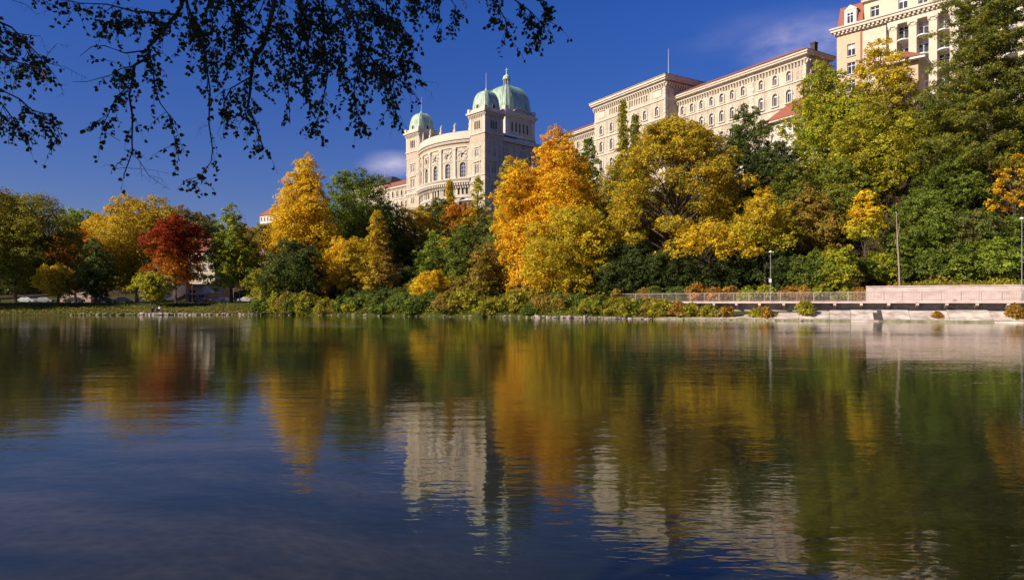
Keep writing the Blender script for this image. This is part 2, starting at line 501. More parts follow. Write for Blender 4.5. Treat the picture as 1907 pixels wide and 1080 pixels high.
# water
def water_material():
    m = bpy.data.materials.new('river_water'); m.use_nodes = True
    t = m.node_tree; t.nodes.clear()
    out = nd(t, 'ShaderNodeOutputMaterial')
    g = nd(t, 'ShaderNodeNewGeometry')
    def noise(scale, sx, sy, det, rough=.5, rot=0):
        mp = nd(t, 'ShaderNodeMapping'); mp.inputs['Scale'].default_value = (sx, sy, 1); mp.inputs['Rotation'].default_value = (0, 0, R(rot))
        t.links.new(g.outputs['Position'], mp.inputs[0])
        n = nd(t, 'ShaderNodeTexNoise'); n.inputs['Scale'].default_value = scale; n.inputs['Detail'].default_value = det; n.inputs['Roughness'].default_value = rough
        t.links.new(mp.outputs[0], n.inputs['Vector'])
        return n.outputs['Fac']
    def mul(a, k):
        q = nd(t, 'ShaderNodeMath', operation='MULTIPLY'); t.links.new(a, q.inputs[0])
        if isinstance(k, float): q.inputs[1].default_value = k
        else: t.links.new(k, q.inputs[1])
        return q.outputs[0]
    def add(a, b):
        q = nd(t, 'ShaderNodeMath', operation='ADD'); t.links.new(a, q.inputs[0]); t.links.new(b, q.inputs[1]); return q.outputs[0]
    patch = noise(.06, 1, 2.2, 3)
    pr = nd(t, 'ShaderNodeMapRange'); pr.inputs['From Min'].default_value = .35; pr.inputs['From Max'].default_value = .65
    pr.inputs['To Min'].default_value = .45; pr.inputs['To Max'].default_value = 1.25
    t.links.new(patch, pr.inputs['Value'])
    h = add(mul(noise(.42, .7, 1.3, 2, rot=8), .010), add(mul(noise(1.7, .55, 1.25, 3, rot=-6), .008), mul(noise(7.5, .55, 1.2, 2), .0030)))
    h = mul(h, pr.outputs[0])
    bp = nd(t, 'ShaderNodeBump'); bp.inputs['Distance'].default_value = 1.0; bp.inputs['Strength'].default_value = 1.0
    t.links.new(h, bp.inputs['Height'])
    fr = nd(t, 'ShaderNodeFresnel')
    io = nd(t, 'ShaderNodeMapRange'); io.inputs['To Min'].default_value = 1.333; io.inputs['To Max'].default_value = 1/1.333
    t.links.new(g.outputs['Backfacing'], io.inputs['Value']); t.links.new(io.outputs[0], fr.inputs['IOR'])
    t.links.new(bp.outputs[0], fr.inputs['Normal'])
    gl = nd(t, 'ShaderNodeBsdfGlossy'); gl.inputs['Roughness'].default_value = .035; gl.inputs['Color'].default_value = (1.0, 1.0, .95, 1)
    t.links.new(bp.outputs[0], gl.inputs['Normal'])
    df = nd(t, 'ShaderNodeBsdfDiffuse'); df.inputs['Color'].default_value = (.020, .024, .005, 1)
    tp = nd(t, 'ShaderNodeBsdfTransparent'); tp.inputs['Color'].default_value = (.80, .82, .74, 1)
    m1 = nd(t, 'ShaderNodeMixShader'); m1.inputs[0].default_value = .62
    t.links.new(df.outputs[0], m1.inputs[1]); t.links.new(tp.outputs[0], m1.inputs[2])
    m2 = nd(t, 'ShaderNodeMixShader')
    t.links.new(fr.outputs[0], m2.inputs[0]); t.links.new(m1.outputs[0], m2.inputs[1]); t.links.new(gl.outputs[0], m2.inputs[2])
    t.links.new(m2.outputs[0], out.inputs[0])
    return m
M['water'] = water_material()
w = MB(); w.quad((-900, -320, 0), (900, -320, 0), (900, 150, 0), (-900, 150, 0))
tag(w.build('water', M['water']), kind='structure')

# ------------------------------------------------------------------ walls with real openings, windows
def wall_open(mb, mp, u0, u1, z0, z1, ops, depth=.35, du=None, mi=0):
    us = {round(u0, 4), round(u1, 4)}; zs = {round(z0, 4), round(z1, 4)}
    for o in ops:
        us |= {round(o[0], 4), round(o[1], 4)}; zs |= {round(o[2], 4), round(o[3], 4)}
    if du:
        n = int((u1-u0)/du)
        us |= {round(u0+(u1-u0)*i/n, 4) for i in range(n+1)}
    us = sorted(us); zs = sorted(zs)
    for i in range(len(us)-1):
        cu = (us[i]+us[i+1])/2
        if us[i+1]-us[i] < 1e-3: continue
        run = None
        for j in range(len(zs)-1):
            cz = (zs[j]+zs[j+1])/2
            hole = any(o[0] < cu < o[1] and o[2] < cz < o[3] for o in ops)
            if not hole:
                mb.quad(mp(us[i], 0, zs[j]), mp(us[i+1], 0, zs[j]), mp(us[i+1], 0, zs[j+1]), mp(us[i], 0, zs[j+1]), mi=mi)
    for o in ops:
        a, b, zb, zt = o[:4]; arch = o[4]
        r = (b-a)/2; cx = (a+b)/2
        if arch:
            zsp = zt-r
            arc = [(cx+r*math.cos(math.pi*k/8), zsp+r*math.sin(math.pi*k/8)) for k in range(9)]
            for k in range(8):
                corner = (b, zt) if k < 4 else (a, zt)
                mb.quad(mp(arc[k][0], 0, arc[k][1]), mp(corner[0], 0, corner[1]), mp(arc[k+1][0], 0, arc[k+1][1]), mi=mi)
            loop = [(a, zb), (b, zb)]+arc
        else:
            loop = [(a, zb), (b, zb), (b, zt), (a, zt)]
        for k in range(len(loop)):
            p, q = loop[k], loop[(k+1) % len(loop)]
            mb.quad(mp(p[0], 0, p[1]), mp(q[0], 0, q[1]), mp(q[0], depth, q[1]), mp(p[0], depth, p[1]), mi=mi)

_wc = {}
def arc_pts(w, h, arch, n=8):
    r = w/2
    if not arch: return [(-r, 0), (r, 0), (r, h), (-r, h)]
    return [(-r, 0), (r, 0)]+[(r*math.cos(math.pi*k/n), h-r+r*math.sin(math.pi*k/n)) for k in range(n+1)]
def win_meshes(w, h, arch, style):
    key = (round(w, 2), round(h, 2), arch, style)
    if key in _wc: return _wc[key]
    fr, pn, su = MB(), MB(), MB()
    t = .09
    pts = arc_pts(w, h, arch)
    pn.quad(*[(p[0], .05, p[1]) for p in pts])
    inn = [(p[0]*(1-2*t/w), t+p[1]*(1-2*t/h)) for p in pts]
    for k in range(len(pts)):
        a, b, c, d = pts[k], pts[(k+1) % len(pts)], inn[(k+1) % len(pts)], inn[k]
        fr.quad((a[0], 0, a[1]), (b[0], 0, b[1]), (c[0], 0, c[1]), (d[0], 0, d[1]))
        fr.quad((d[0], 0, d[1]), (c[0], 0, c[1]), (c[0], .05, c[1]), (d[0], .05, d[1]))
    top = h-w/2 if arch else h*.72
    if style != 'dark':
        fr.box(-.05, .05, -.01, .045, t, h-t*1.2)
        fr.box(-w/2+t, w/2-t, -.012, .044, top-.05, top+.05)
        if style == 'big':
            for x in (-w/4, w/4): fr.box(x-.03, x+.03, -.008, .043, t, top)
            for q in (.33, .66): fr.box(-w/2+t, w/2-t, -.009, .042, top*q-.03, top*q+.03)
    if style in ('stone', 'big', 'pediment'):
        g = .26; pr = .14
        if arch:
            out = [(p[0]*(1+2*g/w), p[1] if p[1] < h-w/2+1e-6 else h-w/2+(p[1]-h+w/2)*(1+2*g/w)) for p in pts]
            for k in range(1, len(pts)):
                a, b = pts[k], pts[(k+1) % len(pts)]; c, d = out[(k+1) % len(pts)], out[k]
                y0 = -.35-pr
                su.quad((a[0], y0, a[1]), (b[0], y0, b[1]), (c[0], y0, c[1]), (d[0], y0, d[1]))
                su.quad((d[0], y0, d[1]), (c[0], y0, c[1]), (c[0], -.34, c[1]), (d[0], -.34, d[1]))
                su.quad((a[0], y0, a[1]), (b[0], y0, b[1]), (b[0], -.34, b[1]), (a[0], -.34, a[1]))
            su.box(-.16, .16, -.35-pr-.12, -.33, h-.1, h+.45)
        else:
            for sx in (-1, 1): su.box(sx*(w/2+g/2)-g/2, sx*(w/2+g/2)+g/2, -.35-pr, -.34, 0, h)
            su.box(-w/2-g, w/2+g, -.35-pr, -.34, h+.002, h+.24)
        su.box(-w/2-g-.1, w/2+g+.1, -.35-pr-.1, -.33, -.28, -.003)
        if style == 'pediment':
            su.box(-w/2-g-.2, w/2+g+.2, -.35-pr-.28, -.33, h+.55, h+.75)
            su.box(-w/2-g, -w/2, -.35-pr-.15, -.33, h+.243, h+.547)
            su.box(w/2, w/2+g, -.35-pr-.15, -.33, h+.243, h+.547)
    elif style == 'sill':
        su.box(-w/2-.15, w/2+.15, -.5, -.33, -.18, -.003)
    res = (fr.mesh('window', M['white_paint'] if style not in ('dark',) else M['dark_metal']), pn.mesh('pane', M['glass']), su.mesh('surround', M['stone_trim']) if su.v else None)
    _wc[key] = res
    return res
_blinds = {}
WR = random.Random(4)
def put_window(root, loc, rot, w, h, arch, style, blind=0.0, tymp=False):
    fr, pn, su = win_meshes(w, h, arch, style)
    o = link('window', fr, root); o.location = loc; o.rotation_euler = (0, 0, rot)
    link('pane', pn, o)
    if su: link('surround', su, o)
    if blind == 0 and style in ('stone', 'sash', 'sill', 'pediment') and WR.random() < .5: blind = WR.choice((.25, .4, .4, .6, .8))
    if blind > 0:
        key = (round(w, 2), round(h, 2), arch, round(blind, 1), tymp)
        if key not in _blinds:
            b = MB()
            if tymp:
                r = w/2-.1
                b.quad(*[(r*math.cos(math.pi*k/8), .03, h-w/2+.06+(r-.06)*math.sin(math.pi*k/8)) for k in range(9)])
            else:
                top = h-w/2 if arch else h-.1
                b.quad((-w/2+.1, .035, top*(1-blind)), (w/2-.1, .035, top*(1-blind)), (w/2-.1, .035, top), (-w/2+.1, .035, top))
            _blinds[key] = b.mesh('blind', M['white_paint'] if tymp else M['blind'])
        link('blind', _blinds[key], o)
    return o

def face_map(face, x0, x1, y0, y1):
    if face == 'S': return (lambda u, d, z: (x0+u, y0+d, z)), x1-x0, 0.0
    if face == 'E': return (lambda u, d, z: (x1-d, y0+u, z)), y1-y0, R(90)
    if face == 'N': return (lambda u, d, z: (x1-u, y1-d, z)), x1-x0, R(180)
    return (lambda u, d, z: (x0+d, y1-u, z)), y1-y0, R(-90)
def block(root, x0, x1, y0, y1, z0, z1, wins=(), m='stone', top=True, name='wall', depth=.35, niche=()):
    """walls of a rectangular block; wins: (face, u_centre, z_bottom, w, h, arch, style, blind)"""
    mb = MB()
    for face in 'SENW':
        mp, W, rot = face_map(face, x0, x1, y0, y1)
        ops = [(q[1]-q[3]/2, q[1]+q[3]/2, q[2], q[2]+q[4], q[5]) for q in wins if q[0] == face]
        wall_open(mb, mp, 0, W, -12 if z0 == 0 else z0, z1, ops, depth)
        for q in wins:
            if q[0] != face: continue
            if q[6] == 'niche':
                r = [(p[0]+q[1], p[1]+q[2]) for p in arc_pts(q[3], q[4], q[5])]
                mb.quad(*[mp(p[0], depth-.002, p[1]) for p in r])
            else:
                put_window(root, mp(q[1], depth-.06, q[2]), rot, q[3], q[4], q[5], q[6], q[7] if len(q) > 7 else 0, q[8] if len(q) > 8 else False)
    if top: mb.quad((x0, y0, z1), (x1, y0, z1), (x1, y1, z1), (x0, y1, z1))
    return mb.build(name, M[m], root)
def corbels(mb, x0, x1, y0, y1, z0, z1, proud, step, wd, faces='SE'):
    for face in faces:
        mp, W, _ = face_map(face, x0, x1, y0, y1)
        n = max(2, int(W/step))
        for i in range(n+1):
            u = W*i/n
            p = [mp(u+a, -proud if k else -.002, z) for k in (0, 1) for a in (-wd/2, wd/2) for z in (z0, z1)]
            b = len(mb.v); mb.v.extend(p)
            # bracket: slopes inwards at the bottom
            q = list(mp(u-wd/2, -proud*.45, z0)); mb.v[b+4] = tuple(q)
            q = list(mp(u+wd/2, -proud*.45, z0)); mb.v[b+6] = tuple(q)
            for f in ((0, 1, 5, 4), (2, 6, 7, 3), (4, 5, 7, 6), (0, 4, 6, 2), (1, 3, 7, 5)):
                mb.f.append(tuple(b+k for k in f)); mb.m.append(0)
def hip(mb, x0, x1, y0, y1, z, h, inx, iny, mi=0):
    a = [(x0, y0, z), (x1, y0, z), (x1, y1, z), (x0, y1, z)]
    b = [(x0+inx, y0+iny, z+h), (x1-inx, y0+iny, z+h), (x1-inx, y1-iny, z+h), (x0+inx, y1-iny, z+h)]
    for k in range(4): mb.quad(a[k], a[(k+1) % 4], b[(k+1) % 4], b[k], mi=mi)
    mb.quad(*b, mi=mi); mb.quad(*reversed(a), mi=mi)

def frame_dirs(theta):
    s, c = math.sin(R(theta)), math.cos(R(theta))
    return (s, -c), (c, s)
def u_at_px(org, theta, px, v=0.0):
    d, e = frame_dirs(theta)
    k = (px-PX0)/F
    x, y = org[0]+e[0]*v, org[1]+e[1]*v
    return (k*y-x)/(d[0]-k*d[1])

# ------------------------------------------------------------------ the domed parliament building
ZB = 33.0
def square_dome(root, cx, cy, half, z0, h, name='dome', power=6.0, seams=11, pw=.72, top=.16):
    dm, rb, sm = MB(), MB(), MB()
    N = 48
    def ring(a):
        k = top+(1-top)*math.cos(a)**pw if a < math.pi/2-1e-4 else top
        return half*k, z0+h*math.sin(a)
    def plan(w):
        c, s = math.cos(w), math.sin(w)
        rr = (abs(c)**power+abs(s)**power)**(-1/power)
        return c*rr, s*rr
    rows = []
    A = [math.pi/2*i/16 for i in range(17)]
    for a in A:
        r, z = ring(a)
        b = len(dm.v); rows.append(b)
        for k in range(N):
            p = plan(2*math.pi*(k+.5)/N)
            dm.v.append((cx+p[0]*r, cy+p[1]*r, z))
    for i in range(len(rows)-1):
        for k in range(N):
            dm.f.append((rows[i]+k, rows[i]+(k+1) % N, rows[i+1]+(k+1) % N, rows[i+1]+k)); dm.m.append(0)
    dm.f.append(tuple(rows[-1]+k for k in range(N))); dm.m.append(0)
    d = dm.build(name, M['copper'], root)
    for q in range(4):
        p = plan(math.pi/4+q*math.pi/2)
        rb.tube([(cx+p[0]*ring(a)[0], cy+p[1]*ring(a)[0], ring(a)[1]) for a in A], [half*.04]*17, 5)
        for i in range(1, seams):
            w = (i/seams-.5)*2
            pp = (w*.93, 1.0)
            for _ in range(q): pp = (-pp[1], pp[0])
            # seams follow the profile and converge
            pts = []
            for a in A[:14]:
                r, z = ring(a); pts.append((cx+pp[0]*r*1.003, cy+pp[1]*r*1.003, z))
            sm.tube(pts, [half*.011]*14, 3)
    rb.build('rib', M['copper'], d)
    tag(sm.build('seam', M['copper_dark'], d), kind='stuff')
    return d

def statue_mesh():
    s = MB()
    s.box(-.45, .45, -.45, .45, 0, .9)
    s.lathe((0, 0, .9), [(.42, 0), (.36, .5), (.28, 1.1), (.36, 1.5), (.30, 1.85), (.1, 1.95), (.1, 2.02), (.17, 2.15), (.16, 2.35), (.05, 2.45)], 10)
    s.tube([(-.33, 0, 2.6), (-.5, -.1, 2.1), (-.25, -.35, 2.0)], [.1, .09, .07], 6)
    s.tube([(.33, 0, 2.6), (.55, -.15, 2.9), (.6, -.2, 3.5)], [.1, .09, .06], 6)
    return s.mesh('statue', M['stone_trim'])

TP = 43.0
dP, eP = frame_dirs(TP)
oP = (PX(903, 250), 250.0)
par = empty('parliament_building', (oP[0], oP[1], ZB), R(TP-90), 'pale stone parliament with three green copper domes and a bowed colonnaded front', 'parliament')
def zz(z): return z-ZB
TW, TL = 8.7, 49.6
def tower(x0, y0, nm):
    x1, y1 = x0+TW, y0+TW
    wins = []
    for face in 'SEW':
        for k in (-1, 0, 1): wins.append((face, TW/2+k*1.15, zz(66.0), .75, 3.0, True, 'dark'))
        for k in (-.62, .62):
            wins.append((face, TW/2+k, zz(56.3), .8, 2.3, False, 'sash'))
            wins.append((face, TW/2+k, zz(50.0), .85, 3.2, True, 'sash'))
            wins.append((face, TW/2+k, zz(43.3), .7, 2.2, False, 'sash'))
    block(par, x0, x1, y0, y1, 0, zz(72), wins, 'stone')
    b = MB()
    for (z0, z1, p) in ((39.6, 40.0, .14), (46.9, 47.5, .35), (48.9, 49.3, .25), (55.0, 55.3, .15), (61.4, 61.7, .14), (64.1, 64.6, .3), (71.2, 71.7, .5), (71.7, 72.4, 1.0)):
        b.box(x0-p, x1+p, y0-p, y1+p, zz(z0), zz(z1))
    # corner piers of the belfry stage, balustrade over the cornice
    for (px_, py_) in ((x0, y0), (x1, y0), (x0, y1), (x1, y1)):
        b.box(px_-.12-(.9 if px_ == x1 else 0), px_+.12+(.9 if px_ == x0 else 0), py_-.12-(.9 if py_ == y1 else 0), py_+.12+(.9 if py_ == y0 else 0), zz(64.6), zz(71.2))
        b.box(px_-.6, px_+.6, py_-.6, py_+.6, zz(72.4), zz(73.9))
    for (za, zb) in ((72.4, 73.5),):
        b.box(x0-.1, x1+.1, y0-.1, y1+.1, zz(za), zz(zb))
    # pediments over the two window storeys
    for face in 'SE':
        mp, W, _ = face_map(face, x0, x1, y0, y1)
        for (za, wd, pr) in ((59.3, 1.9, .35), (54.05, 2.1, .45)):
            p = [mp(W/2-wd, -pr, zz(za)), mp(W/2+wd, -pr, zz(za)), mp(W/2+wd, 0, zz(za)), mp(W/2-wd, 0, zz(za))]
            q = [(c[0], c[1], c[2]+.35) for c in p]
            b.quad(*p); b.quad(*q)
            for k in range(4): b.quad(p[k], p[(k+1) % 4], q[(k+1) % 4], q[k])
        for sx in (-1.45, 1.45):
            for (za, zb) in ((49.3, 54.05), (55.3, 59.3)):
                p = [mp(W/2+sx-.22, -.2, zz(za)), mp(W/2+sx+.22, -.2, zz(za)), mp(W/2+sx+.22, -.2, zz(zb)), mp(W/2+sx-.22, -.2, zz(zb))]
                q = [mp(W/2+sx-.22, 0, zz(za)), mp(W/2+sx+.22, 0, zz(za)), mp(W/2+sx+.22, 0, zz(zb)), mp(W/2+sx-.22, 0, zz(zb))]
                b.quad(*p)
                for k in range(4): b.quad(p[k], p[(k+1) % 4], q[(k+1) % 4], q[k])
    b.split('cornice', M['stone_trim'], par)
    f = MB()
    f.box(x0-.06, x1+.06, y0-.06, y1+.06, zz(61.8), zz(63.9)); f.build('frieze', M['frieze'], par)
    c = MB(); corbels(c, x0, x1, y0, y1, zz(70.3), zz(71.2), .7, .95, .42, 'SEW')
    corbels(c, x0, x1, y0, y1, zz(45.9), zz(46.9), .33, 1.2, .4, 'SE')
    tag(c.build('corbel', M['stone_trim'], par), kind='stuff')
    d = square_dome(par, (x0+x1)/2, (y0+y1)/2, TW*.46, zz(73.4), 7.2, power=5, seams=9)
    p = MB(); cx, cy = (x0+x1)/2, (y0+y1)/2
    p.lathe((cx, cy, zz(80.4)), [(.7, 0), (.75, .5), (.4, .8), (.25, 1.2), (.1, 1.5)], 10)
    p.build('finial', M['copper'], d)
    fp = MB(); fp.tube([(cx, cy, zz(81.5)), (cx, cy, zz(87.5))], [.1, .05], 6); fp.build('flagpole', M['light_metal'], d)
    # round-headed dormers low on the dome
    for face in 'SE':
        mp, W, rot = face_map(face, x0, x1, y0, y1)
        q = MB()
        r = .75
        pts = [(-r, 0), (r, 0)]+[(r*math.cos(math.pi*k/8), 1.0+r*math.sin(math.pi*k/8)) for k in range(9)]
        fr = [mp(W/2+a, .05, zz(73.5)+z) for a, z in pts]; bk = [mp(W/2+a, 1.4, zz(73.5)+z) for a, z in pts]
        for k in range(len(pts)): q.quad(fr[k], fr[(k+1) % len(pts)], bk[(k+1) % len(pts)], bk[k])
        q.quad(*[mp(W/2+a*.7, .02, zz(73.6)+z*.85) for a, z in pts], mi=1); q.quad(*fr)
        q.build('dormer', [M['stone_trim'], M['dark_metal']], d)
tower(-TW, 0, 'r')
tower(-TL, 0, 'l')

# the bowed front between the towers
UC, RR, VC = -TL/2, 32.6, 29.0
HALF = math.asin((TL/2-TW+.05)/RR)
def bow(u, d, z):           # u is arc length from the middle
    a = u/RR
    r = RR-d
    return (UC+r*math.sin(a), VC-r*math.cos(a), z)
UH = RR*HALF
BAY = 2*UH/5
ops = []; wl = []
for i in range(-2, 3):
    c = i*BAY
    wl += [(c, zz(49.4), 2.5, 5.6, True, 'big', 0), (c, zz(56.6), 1.5, 1.9, True, 'stone', 0)]
    for k in (-1, 0, 1): wl.append((c+k*1.7, zz(43.0), .85, 2.5, False, 'dark', 0))
    wl.append((c, zz(36.5), 3.6, 5.2, True, 'arch', 0))
bw = MB()
wall_open(bw, bow, -UH, UH, -12, zz(64), [(q[0]-q[2]/2, q[0]+q[2]/2, q[1], q[1]+q[3], q[4]) for q in wl], .5, du=1.0)
bw.build('wall', M['stone'], par)
for q in wl:
    if q[5] == 'arch':
        pts = [(p[0]+q[0], p[1]+q[1]) for p in arc_pts(q[2], q[3], True)]
        g_ = MB(); g_.quad(*[bow(p[0], 1.2, p[1]) for p in pts])
        for k in range(len(pts)): 
            a, b = pts[k], pts[(k+1) % len(pts)]
            g_.quad(bow(a[0], .49, a[1]), bow(b[0], .49, b[1]), bow(b[0], 1.2, b[1]), bow(a[0], 1.2, a[1]), mi=1)
        g_.build('arcade_opening', [M['glass'], M['stone']], par)
    else:
        a = q[0]/RR
        put_window(par, bow(q[0], .44, q[1]), a, q[2], q[3], q[4], q[5])
def bow_band(mb, z0, z1, proud, u0=-UH, u1=UH, n=28):
    for i in range(n):
        a, b = u0+(u1-u0)*i/n, u0+(u1-u0)*(i+1)/n
        c = [bow(a, -proud, z0), bow(b, -proud, z0), bow(b, .3, z0), bow(a, .3, z0)]
        t = [(p[0], p[1], z1) for p in c]
        mb.quad(*c); mb.quad(*t); mb.quad(c[0], c[1], t[1], t[0])
        if i == 0: mb.quad(c[0], c[3], t[3], t[0])
        if i == n-1: mb.quad(c[1], c[2], t[2], t[1])
bb = MB()
for (z0, z1, p) in ((62.9, 63.4, .55), (63.4, 64.3, 1.0), (60.6, 61.0, .35), (48.6, 48.9, 1.5), (47.2, 47.7, 1.6), (41.9, 42.3, .3), (55.4, 55.7, .2)):
    bow_band(bb, zz(z0), zz(z1), p)
bow_band(bb, zz(64.3), zz(66.4), .35)
bb.split('cornice', M['stone_trim'], par)
fb = MB(); bow_band(fb, zz(61.0), zz(62.9), .3); fb.build('frieze', M['frieze'], par)
# balcony parapet with balusters
bp_ = MB()
n = 110
for i in range(n):
    u = -UH+2*UH*(i+.5)/n
    bp_.tube([bow(u, -1.35, zz(47.7)), bow(u, -1.35, zz(48.6))], [.11, .11], 5, cap=False)
tag(bp_.build('baluster', M['stone_trim'], par), kind='stuff')
cb = MB()
n = 64
for i in range(n+1):
    u = -UH+2*UH*i/n
    fn = lambda x, y, z, u=u: bow(u+x, y, z)
    cb.box(-.17, .17, -.9, 0, zz(62.2), zz(62.9), fn=fn)
n = 34
for i in range(n+1):
    u = -UH+2*UH*i/n
    fn = lambda x, y, z, u=u: bow(u+x, y, z)
    cb.box(-.24, .24, -1.4, 0, zz(46.3), zz(47.2), fn=fn)
    cb.box(-.2, .2, -.7, 0, zz(45.3), zz(46.3), fn=fn)
tag(cb.build('corbel', M['stone_trim'], par), kind='stuff')
for i in range(6):                                      # the tall pilasters
    u = -UH+BAY*i
    u = max(-UH+.55, min(UH-.55, u))
    pm = MB()
    fn = lambda x, y, z, u=u: bow(u+x, y, z)
    pm.box(-.55, .55, -.5, -.01, zz(48.9), zz(59.7), fn=fn)
    pm.box(-.75, .75, -.7, -.005, zz(59.7), zz(60.6), fn=fn)
    pm.box(-.75, .75, -.7, -.005, zz(48.95), zz(49.9), fn=fn)
    pm.build('pilaster', M['stone_trim'], par)
for i in range(-2, 3):                                  # carved ornament round the upper windows
    om = MB(); rs = random.Random(i+9)
    for k in range(26):
        a = rs.uniform(0, 2*math.pi); r = rs.uniform(1.25, 2.2)
        uu, z_ = i*BAY+r*math.cos(a)*1.05, 57.6+r*math.sin(a)*.75
        s_ = rs.uniform(.12, .3)
        fn = lambda x, y, z, uu=uu, z_=z_: bow(uu+x, y, zz(z_)+z)
        om.box(-s_, s_, -rs.uniform(.15, .4), 0, -s_, s_, fn=fn)
    om.box(-1.6, 1.6, -.35, 0, -.18, .18, fn=lambda x, y, z, i=i: bow(i*BAY+x, y, zz(55.95)+z))
    om.box(-1.9, 1.9, -.3, 0, -.15, .15, fn=lambda x, y, z, i=i: bow(i*BAY+x, y, zz(59.25)+z))
    om.build('carving', M['stone_trim'], par)
SM = statue_mesh()
for u in (-UH*.98, -UH*.6, -UH*.2, UH*.2, UH*.6, UH*.97):
    s_ = link('statue', SM, par); s_.location = bow(u, -.1, zz(66.4)); s_.rotation_euler = (0, 0, u/RR)
# roof behind the bow
rf = MB()
n = 20
for i in range(n):
    a, b = -UH+2*UH*i/n, -UH+2*UH*(i+1)/n
    rf.quad(bow(a, .3, zz(66.2)), bow(b, .3, zz(66.2)), bow(b*.6, 12, zz(68.5)), bow(a*.6, 12, zz(68.5)))
rf.build('roof', M['lead'], par)
# main body and central dome
bx0, bx1, by0, by1 = -TL+1.2, -1.2, 8.8, 62
wins = []
for i in range(9):
    for (zb, h, ar) in ((56.4, 2.2, False), (50.2, 3.2, True), (43.5, 2.6, False)):
        wins.append(('E', 4+i*5.6, zz(zb), 1.3, h, ar, 'stone'))
block(par, bx0, bx1, by0, by1, 0, zz(62.6), wins, 'stone')
bm_ = MB()
for (z0, z1, p) in ((62.6, 63.6, .9), (55.0, 55.3, .15), (48.6, 49.0, .2), (60.5, 60.8, .15)): bm_.box(bx0-p, bx1+p, by0+.15, by1+p, zz(z0), zz(z1))
bm_.box(bx0-.2, bx1+.2, by0+.2, by1, zz(63.6), zz(64.4))
bm_.split('cornice', M['stone_trim'], par)
rm = MB(); hip(rm, bx0+.5, bx1-.5, by0+.5, by1-.5, zz(64.4), 3.2, 9, 9); rm.build('roof', M['lead'], par)
sk = MB()
sk.box(-12, -5, 12, 22, zz(66.4), zz(67.1)); sk.build('skylight', M['white_paint'], par)
DV, DW = 33.4, 16.4
cx, cy = UC, DV
h_ = DW/2
tb = MB()                                                # flared plinth
hip(tb, cx-h_-2.6, cx+h_+2.6, cy-h_-2.6, cy+h_+2.6, zz(64.3), 6.2, 2.4, 2.4); tb.build('plinth', M['stone_grey'], par)
wins = []
for face in 'SENW':
    for k in range(-2, 3): wins.append((face, h_+k*2.15, zz(72.4), 1.0, 4.0, True, 'dark'))
block(par, cx-h_, cx+h_, cy-h_, cy+h_, zz(70.2), zz(79.2), wins, 'stone', depth=.6)
db = MB()
for (z0, z1, p) in ((70.4, 71.0, .35), (71.7, 71.9, .2), (77.6, 77.9, .2), (78.6, 79.2, .7), (79.2, 80.0, 1.15), (80.0, 80.9, .3)):
    db.box(cx-h_-p, cx+h_+p, cy-h_-p, cy+h_+p, zz(z0), zz(z1))
for sx in (-1, 1):
    for sy in (-1, 1):
        db.box(cx+sx*(h_-.75)-.95, cx+sx*(h_-.75)+.95, cy+sy*(h_-.75)-.95, cy+sy*(h_-.75)+.95, zz(71.0), zz(78.6))
        db.box(cx+sx*(h_-.4)-.9, cx+sx*(h_-.4)+.9, cy+sy*(h_-.4)-.9, cy+sy*(h_-.4)+.9, zz(80.9), zz(82.3))
# segmental pediments over each face
for face in 'SENW':
    mp, W, _ = face_map(face, cx-h_, cx+h_, cy-h_, cy+h_)
    arc = [(W/2+4.6*math.cos(math.pi*k/12), zz(80.0)+2.0*math.sin(math.pi*k/12)) for k in range(13)]
    for k in range(12):
        a, b = arc[k], arc[k+1]
        db.quad(mp(a[0], -1.1, a[1]), mp(b[0], -1.1, b[1]), mp(b[0], 1.5, b[1]), mp(a[0], 1.5, a[1]))
        db.quad(mp(a[0], -1.1, a[1]), mp(b[0], -1.1, b[1]), mp(b[0], -1.1, b[1]-.35), mp(a[0], -1.1, a[1]-.35))
    db.quad(*[mp(a[0], -.5, a[1]) for a in arc])
db.split('cornice', M['stone_trim'], par)
c = MB(); corbels(c, cx-h_, cx+h_, cy-h_, cy+h_, zz(77.9), zz(78.6), .65, 1.0, .45, 'SENW'); tag(c.build('corbel', M['stone_trim'], par), kind='stuff')
md = square_dome(par, cx, cy, h_*.97, zz(80.6), 12.4, power=4.5, seams=16, pw=.66, top=.13)
# copper dormers on the dome
for face in 'SENW':
    mp, W, _ = face_map(face, cx-h_, cx+h_, cy-h_, cy+h_)
    for du_ in (0,):
        q = MB(); r = .85; zo = zz(88.2); d0 = 2.2
        pts = [(-r, 0), (r, 0)]+[(r*math.cos(math.pi*k/8), 1.2+r*math.sin(math.pi*k/8)) for k in range(9)]
        fr = [mp(W/2+a, d0, zo+z) for a, z in pts]; bk = [mp(W/2+a, d0+2.4, zo+z) for a, z in pts]
        for k in range(len(pts)): q.quad(fr[k], fr[(k+1) % len(pts)], bk[(k+1) % len(pts)], bk[k])
        q.quad(*[mp(W/2+a*.75, d0+.05, zo+.1+z*.85) for a, z in pts], mi=1)
        q.build('dormer', [M['copper_dark'], M['dark_metal']], md)
ln_ = MB()
ln_.lathe((cx, cy, zz(92.6)), [(1.75, 0), (1.75, .5), (1.45, .6), (1.45, .9)], 8)
for k in range(8):
    w_ = 2*math.pi*(k+.5)/8
    ln_.tube([(cx+1.25*math.cos(w_), cy+1.25*math.sin(w_), zz(93.5)), (cx+1.25*math.cos(w_), cy+1.25*math.sin(w_), zz(96.2))], [.24, .2], 6)
ln_.lathe((cx, cy, zz(93.5)), [(.7, 0), (.7, 2.7)], 8, mi=1)
ln_.lathe((cx, cy, zz(96.2)), [(1.7, 0), (1.75, .3), (1.5, .5), (1.55, 1.0), (1.2, 1.6), (.6, 2.0), (.25, 2.3), (.2, 2.8), (.35, 3.1), (.1, 3.5)], 12, mi=2)
